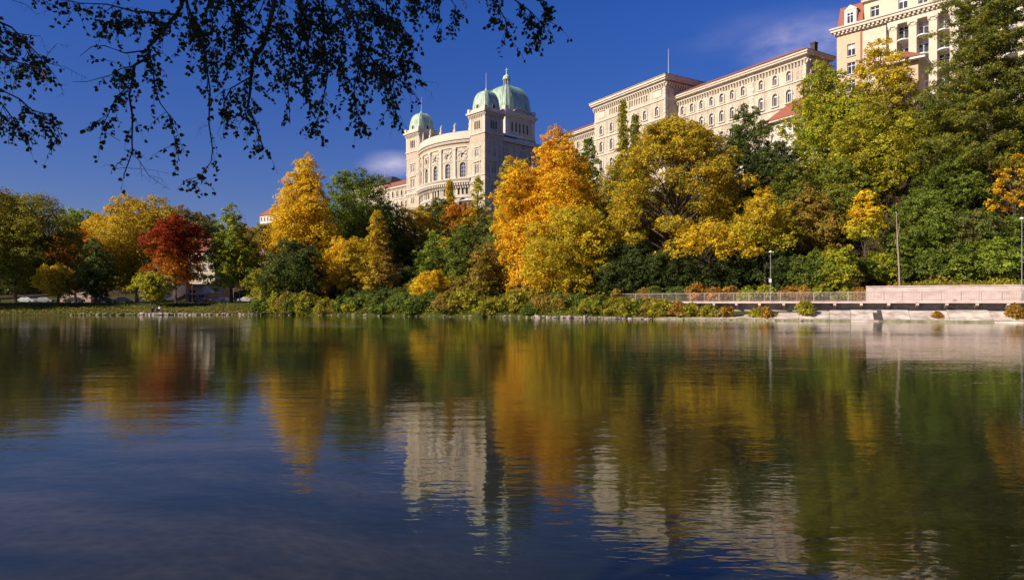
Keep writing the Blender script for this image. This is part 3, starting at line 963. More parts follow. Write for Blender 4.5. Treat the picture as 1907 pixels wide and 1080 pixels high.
ln_.tube([(cx, cy, zz(99.5)), (cx, cy, zz(101.2))], [.12, .1], 6, mi=2)
ln_.box(cx-.55, cx+.55, cy-.1, cy+.1, zz(100.2), zz(100.5), mi=2)
ln_.box(cx-.1, cx+.1, cy-.55, cy+.55, zz(100.19), zz(100.49), mi=2)
ln_.build('lantern', [M['stone_grey'], M['dark_metal'], M['copper']], md)

# ------------------------------------------------------------------ west wing beyond the left tower
ww = empty('office_wing', (oP[0]+dP[0]*(-TL-.3), oP[1]+dP[1]*(-TL-.3), 30), R(TP-90), 'cream stone office wing with red roof left of the parliament towers', 'office building')
wins = []
for i in range(9):
    wins += [('S', 2.2+i*3.4, 18.4, 1.15, 2.5, True, 'stone'), ('S', 2.2+i*3.4, 13.2, 1.15, 2.9, True, 'stone'), ('S', 2.2+i*3.4, 7.5, 1.15, 2.9, True, 'stone')]
block(ww, -31, 0, 4, 20, 0, 22.2, [(f, 31-u, z, w_, h, a, s_) for f, u, z, w_, h, a, s_ in wins], 'stone')
b = MB(); b.box(-31.6, -.01, 3.4, 20.6, 22.2, 22.9); b.box(-31.2, -.01, 3.8, 20.2, 17.2, 17.5); b.box(-31.2, -.01, 3.8, 20.2, 12.2, 12.5); b.split('cornice', M['stone_trim'], ww)
c = MB(); corbels(c, -31, -.3, 4, 20, 21.5, 22.2, .5, 1.0, .4, 'S'); tag(c.build('corbel', M['stone_trim'], ww), kind='stuff')
b = MB(); hip(b, -31.8, -.02, 3.2, 20.8, 22.9, 3.6, 6, 6); b.build('roof', M['brown_tile'], ww)
dr = empty('long_roofed_hall', (PX(690, 330), 330, 32), R(-38), 'dark roofed hall behind the green tree beside the cream office wing', 'building')
block(dr, -16, 14, 0, 14, 0, 26.3, (), 'stone_grey')
b = MB(); hip(b, -16.8, 14.8, -.8, 14.8, 26.3, 4.5, 6, 6.5); b.build('roof', M['slate'], dr)
b = MB(); b.tube([(2, 7, 30), (2, 7, 35.5)], [.08, .05], 5); b.build('flagpole', M['light_metal'], dr)

# ------------------------------------------------------------------ the long east building with its projecting pavilion
TO = 31.4
dO, eO = frame_dirs(TO)
oO = (PX(1108, 195.6), 195.6)
eb = empty('government_building', (oO[0], oO[1], ZB), R(TO-90), 'long pale stone government building with projecting flat roofed centre block and red tiled wings', 'government building')
PLN = 28.0
wins = []
ws = [2.9+i*(PLN-5.8)/5 for i in range(6)]
for i, u in enumerate(ws):
    wins += [('S', u, zz(49.3), 1.25, 2.4, True, 'stone', .5, True), ('S', u, zz(44.4), 1.3, 2.9, True, 'stone', .5, True), ('S', u, zz(39.2), 1.3, 2.9, True, 'stone')]
for i in range(8):
    wins += [('S', 6.6+i*.92, zz(54.0), .5, 1.55, True, 'niche'), ('S', 14.8+i*.92, zz(54.0), .5, 1.55, True, 'niche')]
block(eb, 0, PLN, 0, 22, 0, zz(57.6), wins, 'stone')
b = MB()
for (z0, z1, p) in ((52.9, 53.25, .22), (48.2, 48.6, .22), (43.4, 43.8, .22), (56.9, 57.2, .45), (57.6, 58.0, .9), (58.0, 58.6, 1.15), (58.6, 58.75, 1.35)):
    b.box(-p, PLN+p, -p, 22+p, zz(z0), zz(z1))
for x in (1.8, 24.0):
    b.box(x, x+2.6, -.12, 0, zz(53.9), zz(55.6)); b.box(x-.15, x+2.75, -.3, 0, zz(55.75), zz(55.95))
for x in (0, PLN):                                        # quoins
    for k in range(26):
        z_ = 0.4+k*.95; l = .85 if k % 2 else .55
        xa, xb = (-.07, l) if x == 0 else (PLN-l, PLN+.07)
        b.box(xa, xb, -.07, l, z_, z_+.85)
b.split('cornice', M['stone_trim'], eb)
c = MB(); corbels(c, 0, PLN, 0, 18, zz(56.0), zz(56.9), .8, .85, .36, 'SE'); tag(c.build('corbel', M['stone_trim'], eb), kind='stuff')
b = MB(); hip(b, -1.45, PLN+1.45, -1.45, 23.45, zz(58.76), 1.5, 8, 8); b.build('roof', M['slate'], eb)
b = MB(); b.tube([(PLN-1, 2.0, zz(58.8)), (PLN-1, 2.0, zz(66.0))], [.08, .04], 6); b.build('flagpole', M['light_metal'], eb)
SB = 4.2
WD = 7.5
def wing(x0, x1, us, lab_break=None):
    wins = []
    for u in us:
        wins += [('S', u-x0, zz(49.1), 1.15, 2.1, True, 'stone', .5, True), ('S', u-x0, zz(44.6), 1.3, 2.7, True, 'stone', .5, True), ('S', u-x0, zz(39.6), 1.3, 2.8, True, 'stone'), ('S', u-x0, zz(35.2), 1.3, 2.6, False, 'stone')]
    for v in (2.2, 5.3): wins += [('E', v, zz(49.1), 1.15, 2.1, True, 'stone'), ('E', v, zz(44.6), 1.3, 2.7, True, 'stone')]
    block(eb, x0, x1, SB, SB+WD, 0, zz(53.4), wins, 'stone')
    b = MB()
    e0 = .02 if x0 > 5 else 0
    for (z0, z1, p) in ((48.4, 48.7, .2), (43.7, 44.05, .2), (52.5, 52.75, .4), (53.4, 53.8, .85), (53.8, 54.25, 1.05)):
        xa = x0-p if x0 < 5 else x0+.01
        xb = x1+p if x1 > 5 else x1-.01
        b.box(xa, xb, SB-p, SB+WD+p, zz(z0), zz(z1))
    if lab_break:
        for xq in (lab_break, x1):
            for k in range(24):
                z_ = 0.3+k*.85; l = .8 if k % 2 else .5
                b.box(xq-l, xq+(.06 if xq == x1 else l), SB-.07, SB+(.8 if xq == x1 else .01), z_, z_+.76)
    b.split('cornice', M['stone_trim'], eb)
    c = MB(); corbels(c, x0+.3, x1-.01, SB, SB+WD, zz(51.7), zz(52.5), .72, .8, .34, 'SE'); tag(c.build('corbel', M['stone_trim'], eb), kind='stuff')
    b = MB(); hip(b, x0-1.2 if x0 < 5 else x0+.02, x1+1.2 if x1 > 5 else x1-.02, SB-1.25, SB+WD+1.2, zz(54.26), 2.3, 4.5 if x1 > 5 else 0, 4.7); b.build('roof', M['red_tile'], eb)
wu = [u_at_px(oO, TO, p, SB) for p in (1271.5, 1289, 1306.7, 1325.5, 1344.4, 1364, 1384.3, 1417.8, 1443.8, 1469.5)]
XE = u_at_px(oO, TO, 1501, SB)
wing(PLN+.02, XE, wu, u_at_px(oO, TO, 1399, SB))
wing(-30, -.02, [-3.2-i*3.4 for i in range(8)])
b = MB()
for (u, v) in ((XE-1.5, 9.0),):
    b.box(u-.5, u+.5, v-.5, v+.5, zz(54), zz(57.0)); b.box(u-.6, u+.6, v-.6, v+.6, zz(57.0), zz(57.3))
b.split('chimney', M['slate'], eb)

# ------------------------------------------------------------------ the hotel at the top right
TB = 43.7
oB = (PX(1558.5, 140), 140.0)
ht = empty('grand_hotel', (oB[0], oB[1], 28), R(TB-90), 'cream grand hotel with giant pilasters, curved balconies and red mansard at top right', 'hotel')
def hz(z): return z-28
def uB(px, v=0): return u_at_px(oB, TB, px, v)
uS = uB(1606)                         # end of the lower left section
U0, UEND = 0.0, 48.0
ZC = 56.7                             # underside of the main cornice
bay_u = [uB(1656), uB(1693), uB(1730)]
pit = (bay_u[2]-bay_u[0])/2
wins = [('S', uB(1585), hz(51.5), 1.5, 2.4, False, 'sill'), ('S', uB(1585), hz(47.9), 1.5, 2.3, False, 'sill'), ('S', uB(1585), hz(44.4), 1.5, 2.3, False, 'sill'), ('S', uB(1585), hz(40.9), 1.5, 2.3, False, 'sill')]
for v in (4, 8, 12): wins += [('W', 16-v, hz(51.5), 1.4, 2.4, False, 'sill'), ('W', 16-v, hz(47.9), 1.4, 2.3, False, 'sill')]
block(ht, 0, uS, 0, 16, 0, hz(ZC), wins, 'render_peach')
# main front: bays open between giant pilasters, the window wall set back
RV = 1.3
wl_ = []
x = bay_u[0]
nb = 9
for k in range(nb):
    for zb in (52.6, 49.1, 45.6, 42.1, 38.6):
        wl_.append(('S', bay_u[0]+pit*(k+.62)-uS, hz(zb), 1.75, 2.5, False, 'sill'))
for zb in (51.5, 48.0, 44.5): wl_.append(('S', uB(1633, RV)-uS-.3, hz(zb), 1.6, 2.3, False, 'sill'))
block(ht, uS+.01, UEND, RV, 16, 0, hz(ZC), wl_, 'render')
fm = MB()
fm.box(uS+.02, bay_u[0]-.6, .12, RV+.01, 0, hz(ZC))           # plain bay beside the pilasters
for k in range(nb+1):
    u = bay_u[0]+pit*k
    fm.box(u, u+1.35, -.12, RV+.01, 0, hz(54.9))
fm.split('pilaster', M['render'], ht)
pwm = MB()
put_window(ht, (uB(1631), .12-.02, hz(51.4)), 0, 1.6, 2.3, False, 'sill')
cp = MB()
for k in range(nb+1):
    u = bay_u[0]+pit*k
    cp.box(u-.18, u+1.53, -.32, .5, hz(54.9), hz(55.25)); cp.box(u-.08, u+1.43, -.22, .5, hz(54.3), hz(54.45))
    for sx in (.05, 1.3): cp.lathe((u+sx, -.2, hz(54.5)), [(.22, 0), (.3, .2), (.22, .4)], 8)
cp.box(bay_u[0]-.3, UEND, -.2, RV, hz(55.25), hz(56.0))
cp.box(-.35, UEND, -.4, RV, hz(56.1), hz(56.7))
cp.box(-.9, UEND, -.95, 16.5, hz(56.7), hz(57.2)); cp.box(-1.1, UEND+.2, -1.15, 16.7, hz(57.2), hz(57.5))
cp.split('cornice', M['stone_trim'], ht)
dn = MB()
n = int(UEND/.8)
for k in range(n): dn.box(k*.8-.3, k*.8+.1, -.8, -.38, hz(56.3), hz(56.69))
tag(dn.build('corbel', M['stone_trim'], ht), kind='stuff')
# curved balconies
def balcony_meshes():
    s_, r_ = MB(), MB()
    w_ = pit-1.4
    arc = [(-w_/2+w_*k/10, -.75*math.sin(math.pi*k/10)**.8-.05) for k in range(11)]
    for k in range(10):
        a, b = arc[k], arc[k+1]
        s_.quad((a[0], a[1], 0), (b[0], b[1], 0), (b[0], RV, 0), (a[0], RV, 0)); s_.quad((a[0], a[1], .22), (b[0], b[1], .22), (b[0], RV, .22), (a[0], RV, .22))
        s_.quad((a[0], a[1], 0), (b[0], b[1], 0), (b[0], b[1], .22), (a[0], a[1], .22))
        for q in (0, .5):
            p = (a[0]+(b[0]-a[0])*q, a[1]+(b[1]-a[1])*q+.05)
            r_.box(p[0]-.015, p[0]+.015, p[1]-.015, p[1]+.015, .22, 1.12)
    r_.tube([(p[0], p[1]+.05, 1.14) for p in arc], [.03]*11, 4)
    return s_.mesh('balcony', M['white_paint']), r_.mesh('balcony_railing', M['dark_metal'])
bs, br_ = balcony_meshes()
for k in range(nb):
    for zb in (51.9, 48.4, 44.9, 41.4):
        o = link('balcony', bs, ht); o.location = (bay_u[0]+pit*(k+.5)+.68, 0, hz(zb))
        link('railing', br_, o)
# attic storey over the main cornice, red mansards
wins = [('S', u, hz(58.3), 1.6, 2.1, False, 'sill') for u in [uB(1629, .9)-uS]+[bay_u[0]+pit*(k+.62)-uS for k in range(nb)]]
block(ht, uS+.0, UEND, .9, 15.4, hz(57.5), hz(61.6), wins, 'render')
b = MB(); b.box(uS-.35, UEND+.3, .3, 15.9, hz(61.6), hz(62.0)); b.build('cornice', M['stone_trim'], ht)
b = MB(); hip(b, uS-.5, UEND, .2, 16, hz(62.0), 4.5, 3.5, 5); hip(b, .1, uS-.01, -.1, 15.8, hz(57.5), 4.6, .01, 1.6)
b.v = b.v
b.build('roof', M['red_tile'], ht)
ud = uB(1584)
b = MB(); b.box(ud-1.15, ud+1.15, -.15, 2.5, hz(57.5), hz(60.6))
for sx in (-1, 1): b.quad((ud, -.3, hz(61.7)), (ud+sx*1.45, -.3, hz(60.6)), (ud+sx*1.45, 2.8, hz(60.6)), (ud, 2.8, hz(61.7)))
b.quad((ud-1.4, -.2, hz(60.6)), (ud+1.4, -.2, hz(60.6)), (ud, -.2, hz(61.65)))
dmr = b.build('dormer', M['render_white'], ht)
put_window(ht, (ud, -.2, hz(57.9)), 0, 1.3, 2.2, False, 'sash')
b = MB(); b.tube([(uS-.25, -.1, 0), (uS-.25, -.1, hz(56))], [.1, .1], 6); b.build('drainpipe', M['brown_tile'], ht)

# garden pavilion and small house standing among the trees
gp = empty('garden_pavilion', (PX(1710, 118), 118, 20), R(-40), 'peach walled pavilion with deep white eaves among trees below the hotel', 'pavilion')
zg = PZ(112, 118)-20
block(gp, -6, 0, 0, 6, 0, zg, [('S', 3, zg-3.2, 1.6, 2.2, False, 'sill'), ('S', 1, zg-3.2, 1.2, 2.2, False, 'sill')], 'render_peach')
b = MB(); b.box(-7.2, 1.2, -1.2, 7.2, zg, zg+.35); b.build('eaves', M['white_paint'], gp)
b = MB(); hip(b, -7.3, 1.3, -1.3, 7.3, zg+.351, 2.4, 3.8, 3.8); b.build('roof', M['brown_tile'], gp)
sh = empty('hillside_house', (PX(1424, 128), 128, 18), R(TO-92), 'small white hillside house with orange roof and chimney half hidden by trees', 'house')
ze = PZ(229, 128)-18
block(sh, .8, 12, .8, 9, 0, ze-.3, [('S', 2.6, ze-3.1, 1.2, 1.9, False, 'sill'), ('S', 5.4, ze-3.1, 1.2, 1.9, False, 'sill'), ('S', 2.6, ze-6.3, 1.2, 1.9, False, 'sill'), ('S', 5.4, ze-6.3, 1.2, 1.9, False, 'sill'), ('S', 8.6, ze-3.1, 1.2, 1.9, False, 'sill')], 'render_white')
b = MB(); b.box(0, 12.8, 0, 9.8, ze-.3, ze-.02); b.build('eaves', M['stone_trim'], sh)
b = MB(); hip(b, -.1, 12.9, -.1, 9.9, ze, 4.0, 3.2, 4.2); b.build('roof', M['red_tile'], sh)
b = MB(); b.box(4.7, 5.7, 3.2, 4.2, ze+2.0, ze+6.2); b.box(4.5, 5.9, 3.0, 4.4, ze+6.2, ze+6.6); b.build('chimney', M['render_pink'], sh)

# pale house and others at the left
def small_house(px0, px1, py_e, py_b, Y, rot, depth, m, roofm, label, wn, rooh=3.0, dorm=0, name='house'):
    W_ = (px1-px0)/F*Y
    x0 = PX(px0, Y); zb_ = PZ(py_b, Y); ze_ = PZ(py_e, Y); h = ze_-zb_
    zg_ = min(gz(x0, Y), zb_)-1
    o = empty(name, (x0, Y, zg_), R(rot), label, 'house')
    hh = ze_-zg_
    wins = []
    for i in range(wn):
        k = hh-2.5
        while k > 1 and k > hh-h-1:
            wins.append(('S', W_*(i+.5)/wn, k, 1.1, 1.7, False, 'sill')); k -= 3.1
    block(o, 0, W_, 0, depth, 0, hh, wins, m)
    b = MB(); hip(b, -.5, W_+.5, -.5, depth+.5, hh+.003, rooh, min(W_*.3, rooh*.5 if dorm else rooh*1.2), min(depth*.4, rooh*.5 if dorm else rooh*1.2)); r = b.build('roof', M[roofm], o)
    for i in range(dorm):
        u = W_*(i+.5)/dorm
        b = MB(); b.box(u-.75, u+.75, -.1, 2.4, hh+.4, hh+2.2); b.quad((u-.9, -.2, hh+2.2), (u+.9, -.2, hh+2.2), (u, -.2, hh+2.9))
        for sx in (-1, 1): b.quad((u, -.2, hh+2.9), (u+sx*.9, -.2, hh+2.2), (u+sx*.9, 2.6, hh+2.2), (u, 2.6, hh+2.9))
        b.build('dormer', M['render_white'], r)
        put_window(o, (u, -.15, hh+.6), 0, 1.0, 1.4, False, 'sash')
    return o, W_, hh
o, W_, hh = small_house(480, 530, 481, 500, 215, 0, 9, 'render', 'red_tile', 'cream house with red mansard and white dormers left of the golden tree', 3, 3.2, 3)
b = MB(); b.box(W_*.48-.3, W_*.48+.3, .5, 1.2, hh+1, hh+4.2); b.build('chimney', M['render_white'], o)
small_house(484, 535, 402, 430, 330, -30, 16, 'render_white', 'red_tile', 'white hilltop building with bright red roof behind the golden tree', 6, 5.0, 0, 'villa')
small_house(112, 165, 470, 540, 200, 8, 10, 'render_pink', 'red_tile', 'pink house with red roof hidden behind the orange trees at left', 4, 4.0)
small_house(350, 402, 468, 545, 205, -5, 10, 'render', 'red_tile', 'cream house with red roof behind the red maple', 4, 4.0)
small_house(255, 320, 480, 545, 215, 4, 10, 'render_white', 'brown_tile', 'white house behind the yellow trees left of the red maple', 4, 4.0)
sp = empty('church_spire', (PX(234, 420), 420, 20), 0, 'thin dark church spire tip rising over the yellow treetops', 'spire')
b = MB(); b.box(-2, 2, -2, 2, 0, PZ(388, 420)-20); b.build('tower', M['stone_grey'], sp)
b = MB(); zt = PZ(388, 420)-20; b.lathe((0, 0, zt), [(1.6, 0), (.7, 2.2), (.5, 2.6), (.12, 6.0)], 8); b.build('steeple', M['slate'], sp)

# terrace wall under the parliament, white parasol
tw_ = MB()
pts = [P(731, 400, 236), P(742, 396, 231), P(760, 393, 226), P(800, 393, 222), P(860, 393, 220), P(915, 393, 220)]
for i in range(len(pts)-1):
    a, b = pts[i], pts[i+1]
    for (d0, z0, z1) in ((0, 15, a.z), (-.35, a.z, a.z+.4), (0, a.z+.4, a.z+1.2)):
        q = [(a.x, a.y+d0, z0), (b.x, b.y+d0, z0), (b.x, b.y+d0, z1+(b.z-a.z)), (a.x, a.y+d0, z1)]
        r_ = [(p[0], p[1]+1.2-d0, p[2]) for p in q]
        tw_.quad(*q); tw_.quad(*r_); tw_.quad(q[3], q[2], r_[2], r_[3]); tw_.quad(q[0], q[1], r_[1], r_[0])
tag(tw_.build('terrace_wall', M['stone_grey']), 'curved stone terrace wall below the parliament above the trees', 'wall')
pp = empty('parasol', P(872, 395, 216), 0, 'white parasol on the terrace in front of the parliament arches', 'parasol')
zt = PZ(370, 216)-PZ(395, 216)
b = MB(); b.tube([(0, 0, -.5), (0, 0, zt)], [.05, .05], 6); b.build('pole', M['light_metal'], pp)
b = MB(); b.lathe((0, 0, zt-.9), [(2.9, 0), (2.85, .12), (1.2, .65), (.1, 1.0)], 8); b.build('canopy', M['white_paint'], pp)

# ------------------------------------------------------------------ far bank: embankment, walkway, railing, wall
def sweep(mb, prof, s0, s1, step=1.2, caps=True):
    n = max(1, int((s1-s0)/step)); rows = []
    for i in range(n+1):
        s = s0+(s1-s0)*i/n
        b = len(mb.v)
        for (d, z) in prof:
            x, y = along(s, d); mb.v.append((x, y, z))
        rows.append(b)
    k = len(prof)
    for i in range(n):
        for j in range(k):
            jj = (j+1) % k
            mb.f.append((rows[i]+j, rows[i+1]+j, rows[i+1]+jj, rows[i]+jj)); mb.m.append(0)
    if caps:
        mb.f.append(tuple(rows[0]+j for j in range(k))); mb.m.append(0)
        mb.f.append(tuple(rows[-1]+j for j in reversed(range(k)))); mb.m.append(0)
s_r0 = s_at_px(1160, 3.6); s_end = s_at_px(2000, 3.6, hi=70)
s_e0 = s_at_px(1225, 1.0)
emb = MB()
rs = random.Random(3)
pos = s_e0
while pos < s_end:                               # sloping stone slabs laid end to end, each slightly its own
    l = rs.uniform(2.2, 4.6); j = rs.uniform(-.06, .06); t = rs.uniform(-.07, .07)
    lift = min(1, max(0.35, (pos-s_e0)/22))
    sweep(emb, [(-.5, -.4), (-.25+j, .14), (.35+j, .30+t*.4), (2.4+j, 1.22*lift+t), (3.3, 1.30*lift+t), (3.4, -.4)], pos, pos+l-.05, 1.0)
    pos += l
embo = tag(emb.build('embankment', M['embank']), kind='structure')
al = MB(); sweep(al, [(-.52, -.4), (-.30, .10), (-.22, .17), (.0, .22), (.0, -.4)], s_e0, s_end, 1.0); al.build('wet_line', M['rock_moss'], embo)
M['streak'] = mat('dark_stone', (.07, .06, .05), .45, .4, 2)
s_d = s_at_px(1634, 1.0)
al = MB(); sweep(al, [(-.32, .12), (.34, .37), (2.5, 1.33), (2.5, 1.0), (.34, .2), (-.2, -.2)], s_d-.45, s_d+.5, .3); al.build('dark_streak', M['streak'], embo)  # narrow darker strip running down the sloping slabs
wk = MB()
sweep(wk, [(3.35, 2.16), (3.35, 2.42), (6.3, 2.42), (6.3, 2.16)], s_r0, s_end)
walk = tag(wk.build('walkway', M['concrete']), kind='structure')
bk = MB(); sweep(bk, [(4.6, .4), (4.6, 2.15), (5.0, 2.15), (5.0, .4)], s_r0, s_end)
bk.build('retaining_wall', M['rock'], walk)
nbk = 15
sb0 = s_at_px(1250, 3.6)
for i in range(nbk):
    s = sb0+(s_end-sb0)*i/nbk
    b = MB()
    x0, y0 = along(s, 3.42); x1, y1 = along(s, 4.58)
    dv = Vector((x1-x0, y1-y0, 0)); sd = Vector((-dv.y, dv.x, 0)).normalized()*.16
    A_ = Vector((x0, y0, 0)); B_ = Vector((x1, y1, 0))
    q = [(A_, 2.155), (A_, 1.9), (B_, 1.35), (B_, 2.155)]
    l = [tuple(p+sd+Vector((0, 0, z))) for p, z in q]; r = [tuple(p-sd+Vector((0, 0, z))) for p, z in q]
    b.quad(*l); b.quad(*r)
    for k in range(4): b.quad(l[k], l[(k+1) % 4], r[(k+1) % 4], r[k])
    b.build('bracket', M['concrete'], walk)
rail = empty('railing', (*along(s_r0, 3.5), 2.42), 0, 'long steel railing with thin upright bars along the riverside walkway', 'railing')
RO = Vector(rail.location)
hr = MB()
def relp(s, d, z):
    x, y = along(s, d); return (x-RO.x, y-RO.y, z-RO.z)
n = int((s_end-s_r0)/1.0)
hr.tube([relp(s_r0+(s_end-s_r0)*i/n, 3.5, 3.52) for i in range(n+1)], [.035]*(n+1), 5)
hr.build('handrail', M['rail'], rail)
br2 = MB(); br2.tube([relp(s_r0+(s_end-s_r0)*i/n, 3.5, 2.52) for i in range(n+1)], [.02]*(n+1), 4); br2.build('bottom_rail', M['rail'], rail)
pb = MB(); pb.box(-.035, .035, -.035, .035, 0, 1.1); pm_ = pb.mesh('post', M['rail'])
n = int((s_end-s_r0)/2.0)
for i in range(n+1):
    o = link('post', pm_, rail); o.location = relp(s_r0+2.0*i, 3.5, 2.42)
bl = MB()
s = s_r0
while s < s_end:
    p = relp(s, 3.5, 2.5); bl.box(p[0]-.013, p[0]+.013, p[1]-.013, p[1]+.013, .1, 1.09); s += .16
tag(bl.build('bar', M['rail'], rail), kind='stuff')
cw = empty('concrete_wall', (*along(S_WALL, 5.5), 2.42), 0, 'long pale concrete wall behind the walkway railing at right', 'wall')
RO2 = Vector(cw.location)
pos = S_WALL; k = 0
rs = random.Random(5)
while pos < s_end:
    b = MB(); e = rs.uniform(-.012, .012)
    sweep(b, [(5.5+e, 2.425), (5.5+e, 4.18+rs.uniform(-.01, .01)), (6.05, 4.18), (6.05, 2.425)], pos, pos+3.98, 2)
    b.v = [(x-RO2.x, y-RO2.y, z-RO2.z) for x, y, z in b.v]
    b.build('panel', M['concrete'], cw); pos += 4.0
b = MB(); sweep(b, [(5.42, 4.2), (5.42, 4.31), (6.15, 4.31), (6.15, 4.2)], S_WALL-.05, s_end); b.v = [(x-RO2.x, y-RO2.y, z-RO2.z) for x, y, z in b.v]
b.build('coping', M['concrete'], cw)

def street_lamp(px, d, top_py, label, sign=False):
    s = s_at_px(px, d); x, y = along(s, d)
    o = empty('street_lamp', (x, y, 2.42), 0, label, 'street lamp', 'lamps along the walkway')
    h = PZ(top_py, y)-2.42
    b = MB(); b.lathe((0, 0, 0), [(.08, 0), (.08, .8), (.05, .85), (.035, h)], 8); b.build('pole', M['grey_metal'], o)
    b = MB(); b.lathe((0, 0, h), [(.05, -.05), (.24, .02), (.23, .08), (.1, .18), (.03, .22)], 12); b.build('lamp_head', M['white_paint'], o)
    if sign:
        b = MB(); b.box(-.24, .1, -.09, -.045, PZ(526, y)-2.42, PZ(519, y)-2.42); b.build('sign', M['white_paint'], o)
street_lamp(1435, 5.0, 470, 'tall thin lamp post with small white sign on the walkway among dark trees', True)
street_lamp(1903, 5.0, 408, 'lamp post with white round head at right edge of the photo')

# rocks along the water
def rock_mesh(seed):
    rs = np.random.RandomState(seed)
    b = MB()
    nl, na = 5, 8
    c = rs.uniform(.7, 1.2, (nl+1, na))
    rows = []
    for i in range(nl+1):
        th = math.pi*i/nl; r0 = len(b.v); rows.append(r0)
        for k in range(na):
            w_ = 2*math.pi*k/na; q = c[i, k]
            b.v.append((math.sin(th)*math.cos(w_)*q, math.sin(th)*math.sin(w_)*q*.8, math.cos(th)*.7*(q if 0 < i < nl else .8)))
    for i in range(nl):
        for k in range(na): b.f.append((rows[i]+k, rows[i]+(k+1) % na, rows[i+1]+(k+1) % na, rows[i+1]+k)); b.m.append(0)
    return b
RK = [rock_mesh(i).mesh('rock', M['rock']) for i in range(6)]
RKM = [rock_mesh(i+20).mesh('rock', M['rock_moss']) for i in range(4)]
rs = random.Random(12)
def rocks(pxa, pxb, n, sz, meshes, label, group, d0=-.2, d1=.9):
    for i in range(n):
        px = pxa+(pxb-pxa)*(i+rs.uniform(.1, .9))/n; d = rs.uniform(d0, d1)
        s = s_at_px(px, d); x, y = along(s, d); k = rs.uniform(*sz)
        o = link('rock', rs.choice(meshes)); o.location = (x, y, .02+max(0, d)*.16+k*.12)
        o.scale = (k*rs.uniform(.9, 1.5), k, k*rs.uniform(.6, 1.0)); o.rotation_euler = (rs.uniform(-.3, .3), rs.uniform(-.3, .3), rs.uniform(0, 6))
        tag(o, label, 'rock', group)
rocks(262, 325, 9, (.45, .75), RK, 'large pale boulder on the waterline by the seated people', 'pale boulders at the waterline', 0, .7)
rocks(325, 372, 10, (.25, .5), RK, 'pale stone on the waterline below the red maple', 'pale stones below the red maple')
rocks(372, 482, 26, (.12, .4), RK, 'small reddish bank stone at the waterline left of the dark shrub', 'small bank stones', -.1, .7)
rocks(130, 262, 22, (.25, .5), RKM, 'mossy stone on the grassy waterline at left', 'mossy stones at left', 0, .8)
rocks(484, 1000, 40, (.12, .42), RKM+RK[:1], 'stone at the water edge under the bank shrubs', 'stones under the bank shrubs', -.2, .5)
rocks(1000, 1100, 14, (.25, .6), RK, 'pale flat boulder at the water edge below the big orange tree', 'boulders below the orange tree', -.2, .6)
rocks(1100, 1245, 40, (.15, .36), RK, 'pinkish stone at the water edge below the oak', 'stones below the oak', -.2, .6)
rocks(1245, 1520, 16, (.12, .3), RK, 'loose stone at the foot of the sloping embankment', 'stones at the embankment foot', -.55, -.2)

# park path
pt = MB(); sweep(pt, [(21, 2.33), (21, 2.37), (24.5, 2.37), (24.5, 2.33)], -190, s_at_px(700, 21), 4)
tag(pt.build('park_path', M['concrete']), kind='structure')
kb = MB(); sweep(kb, [(12.5, 1.9), (12.5, 2.75), (13, 2.75), (13, 1.9)], s_at_px(672, 12.5), s_at_px(800, 12.5), 2)
tag(kb.build('kerb_wall', M['light_metal']), 'low grey kerb wall behind the bank shrubs under the trees', 'wall')

# ------------------------------------------------------------------ foliage
def leaf_cloud(name, pos, nrm, size, col, m, parent=None, aspect=.62, rng=None):
    """one small folded leaf quad per row"""
    n = len(pos)
    rng = rng or np.random.RandomState(1)
    nrm = nrm/np.maximum(np.linalg.norm(nrm, axis=1, keepdims=True), 1e-6)
    rv = rng.normal(size=(n, 3))
    t = np.cross(nrm, rv); t /= np.maximum(np.linalg.norm(t, axis=1, keepdims=True), 1e-6)
    b = np.cross(nrm, t)
    sz = size[:, None]
    fold = nrm*sz*rng.uniform(-.18, .18, (n, 1))
    K = 3
    v = np.empty((n, 3, 3), np.float32)
    v[:, 0] = pos-t*sz*.62
    v[:, 1] = pos+t*sz*.38-b*sz*.62*aspect+fold
    v[:, 2] = pos+t*sz*.38+b*sz*.62*aspect-fold
    me = bpy.data.meshes.new(name)
    me.vertices.add(n*K); me.vertices.foreach_set('co', v.ravel())
    me.loops.add(n*K); me.loops.foreach_set('vertex_index', np.arange(n*K, dtype=np.int32))
    me.polygons.add(n); me.polygons.foreach_set('loop_start', np.arange(0, n*K, K, dtype=np.int32))
    me.update(calc_edges=True)
    a = me.attributes.new('Col', 'FLOAT_COLOR', 'POINT')
    c = np.ones((n, K, 4), np.float32); c[:, :, :3] = col[:, None, :]
    a.data.foreach_set('color', c.ravel())
    me.materials.append(m)
    return link(name, me, parent)

def profile(shape, t):
    t = np.asarray(t, float)
    if shape == 'round': return np.sqrt(np.clip(1-(2*t-1)**2, 0, 1))*.94+.06
    if shape == 'egg': return np.sin(np.pi*np.clip(t, 0, 1)**.72)**.75
    if shape == 'cone': return np.clip(1-t, 0, 1)**.72*np.clip(t/.14+.3, 0, 1)
    if shape == 'flame': return np.clip(1-t, 0, 1)**.55*np.clip(t/.25+.45, 0, 1)*1.05
    if shape == 'poplar': return np.clip(1-t**1.75, 0, 1)**.75*np.clip(t/.3+.72, 0, 1)+.06
    if shape == 'oak': return np.sqrt(np.clip(1-t**2.2, 0, 1))*np.clip(t/.2+.65, 0, 1)
    if shape == 'dome': return np.sqrt(np.clip(1-t**2.4, 0, 1))*np.clip(t/.15+.6, 0, 1)
    if shape == 'spire': return np.clip(1-t, 0, 1)**.9*.95+.05
    return np.ones_like(t)

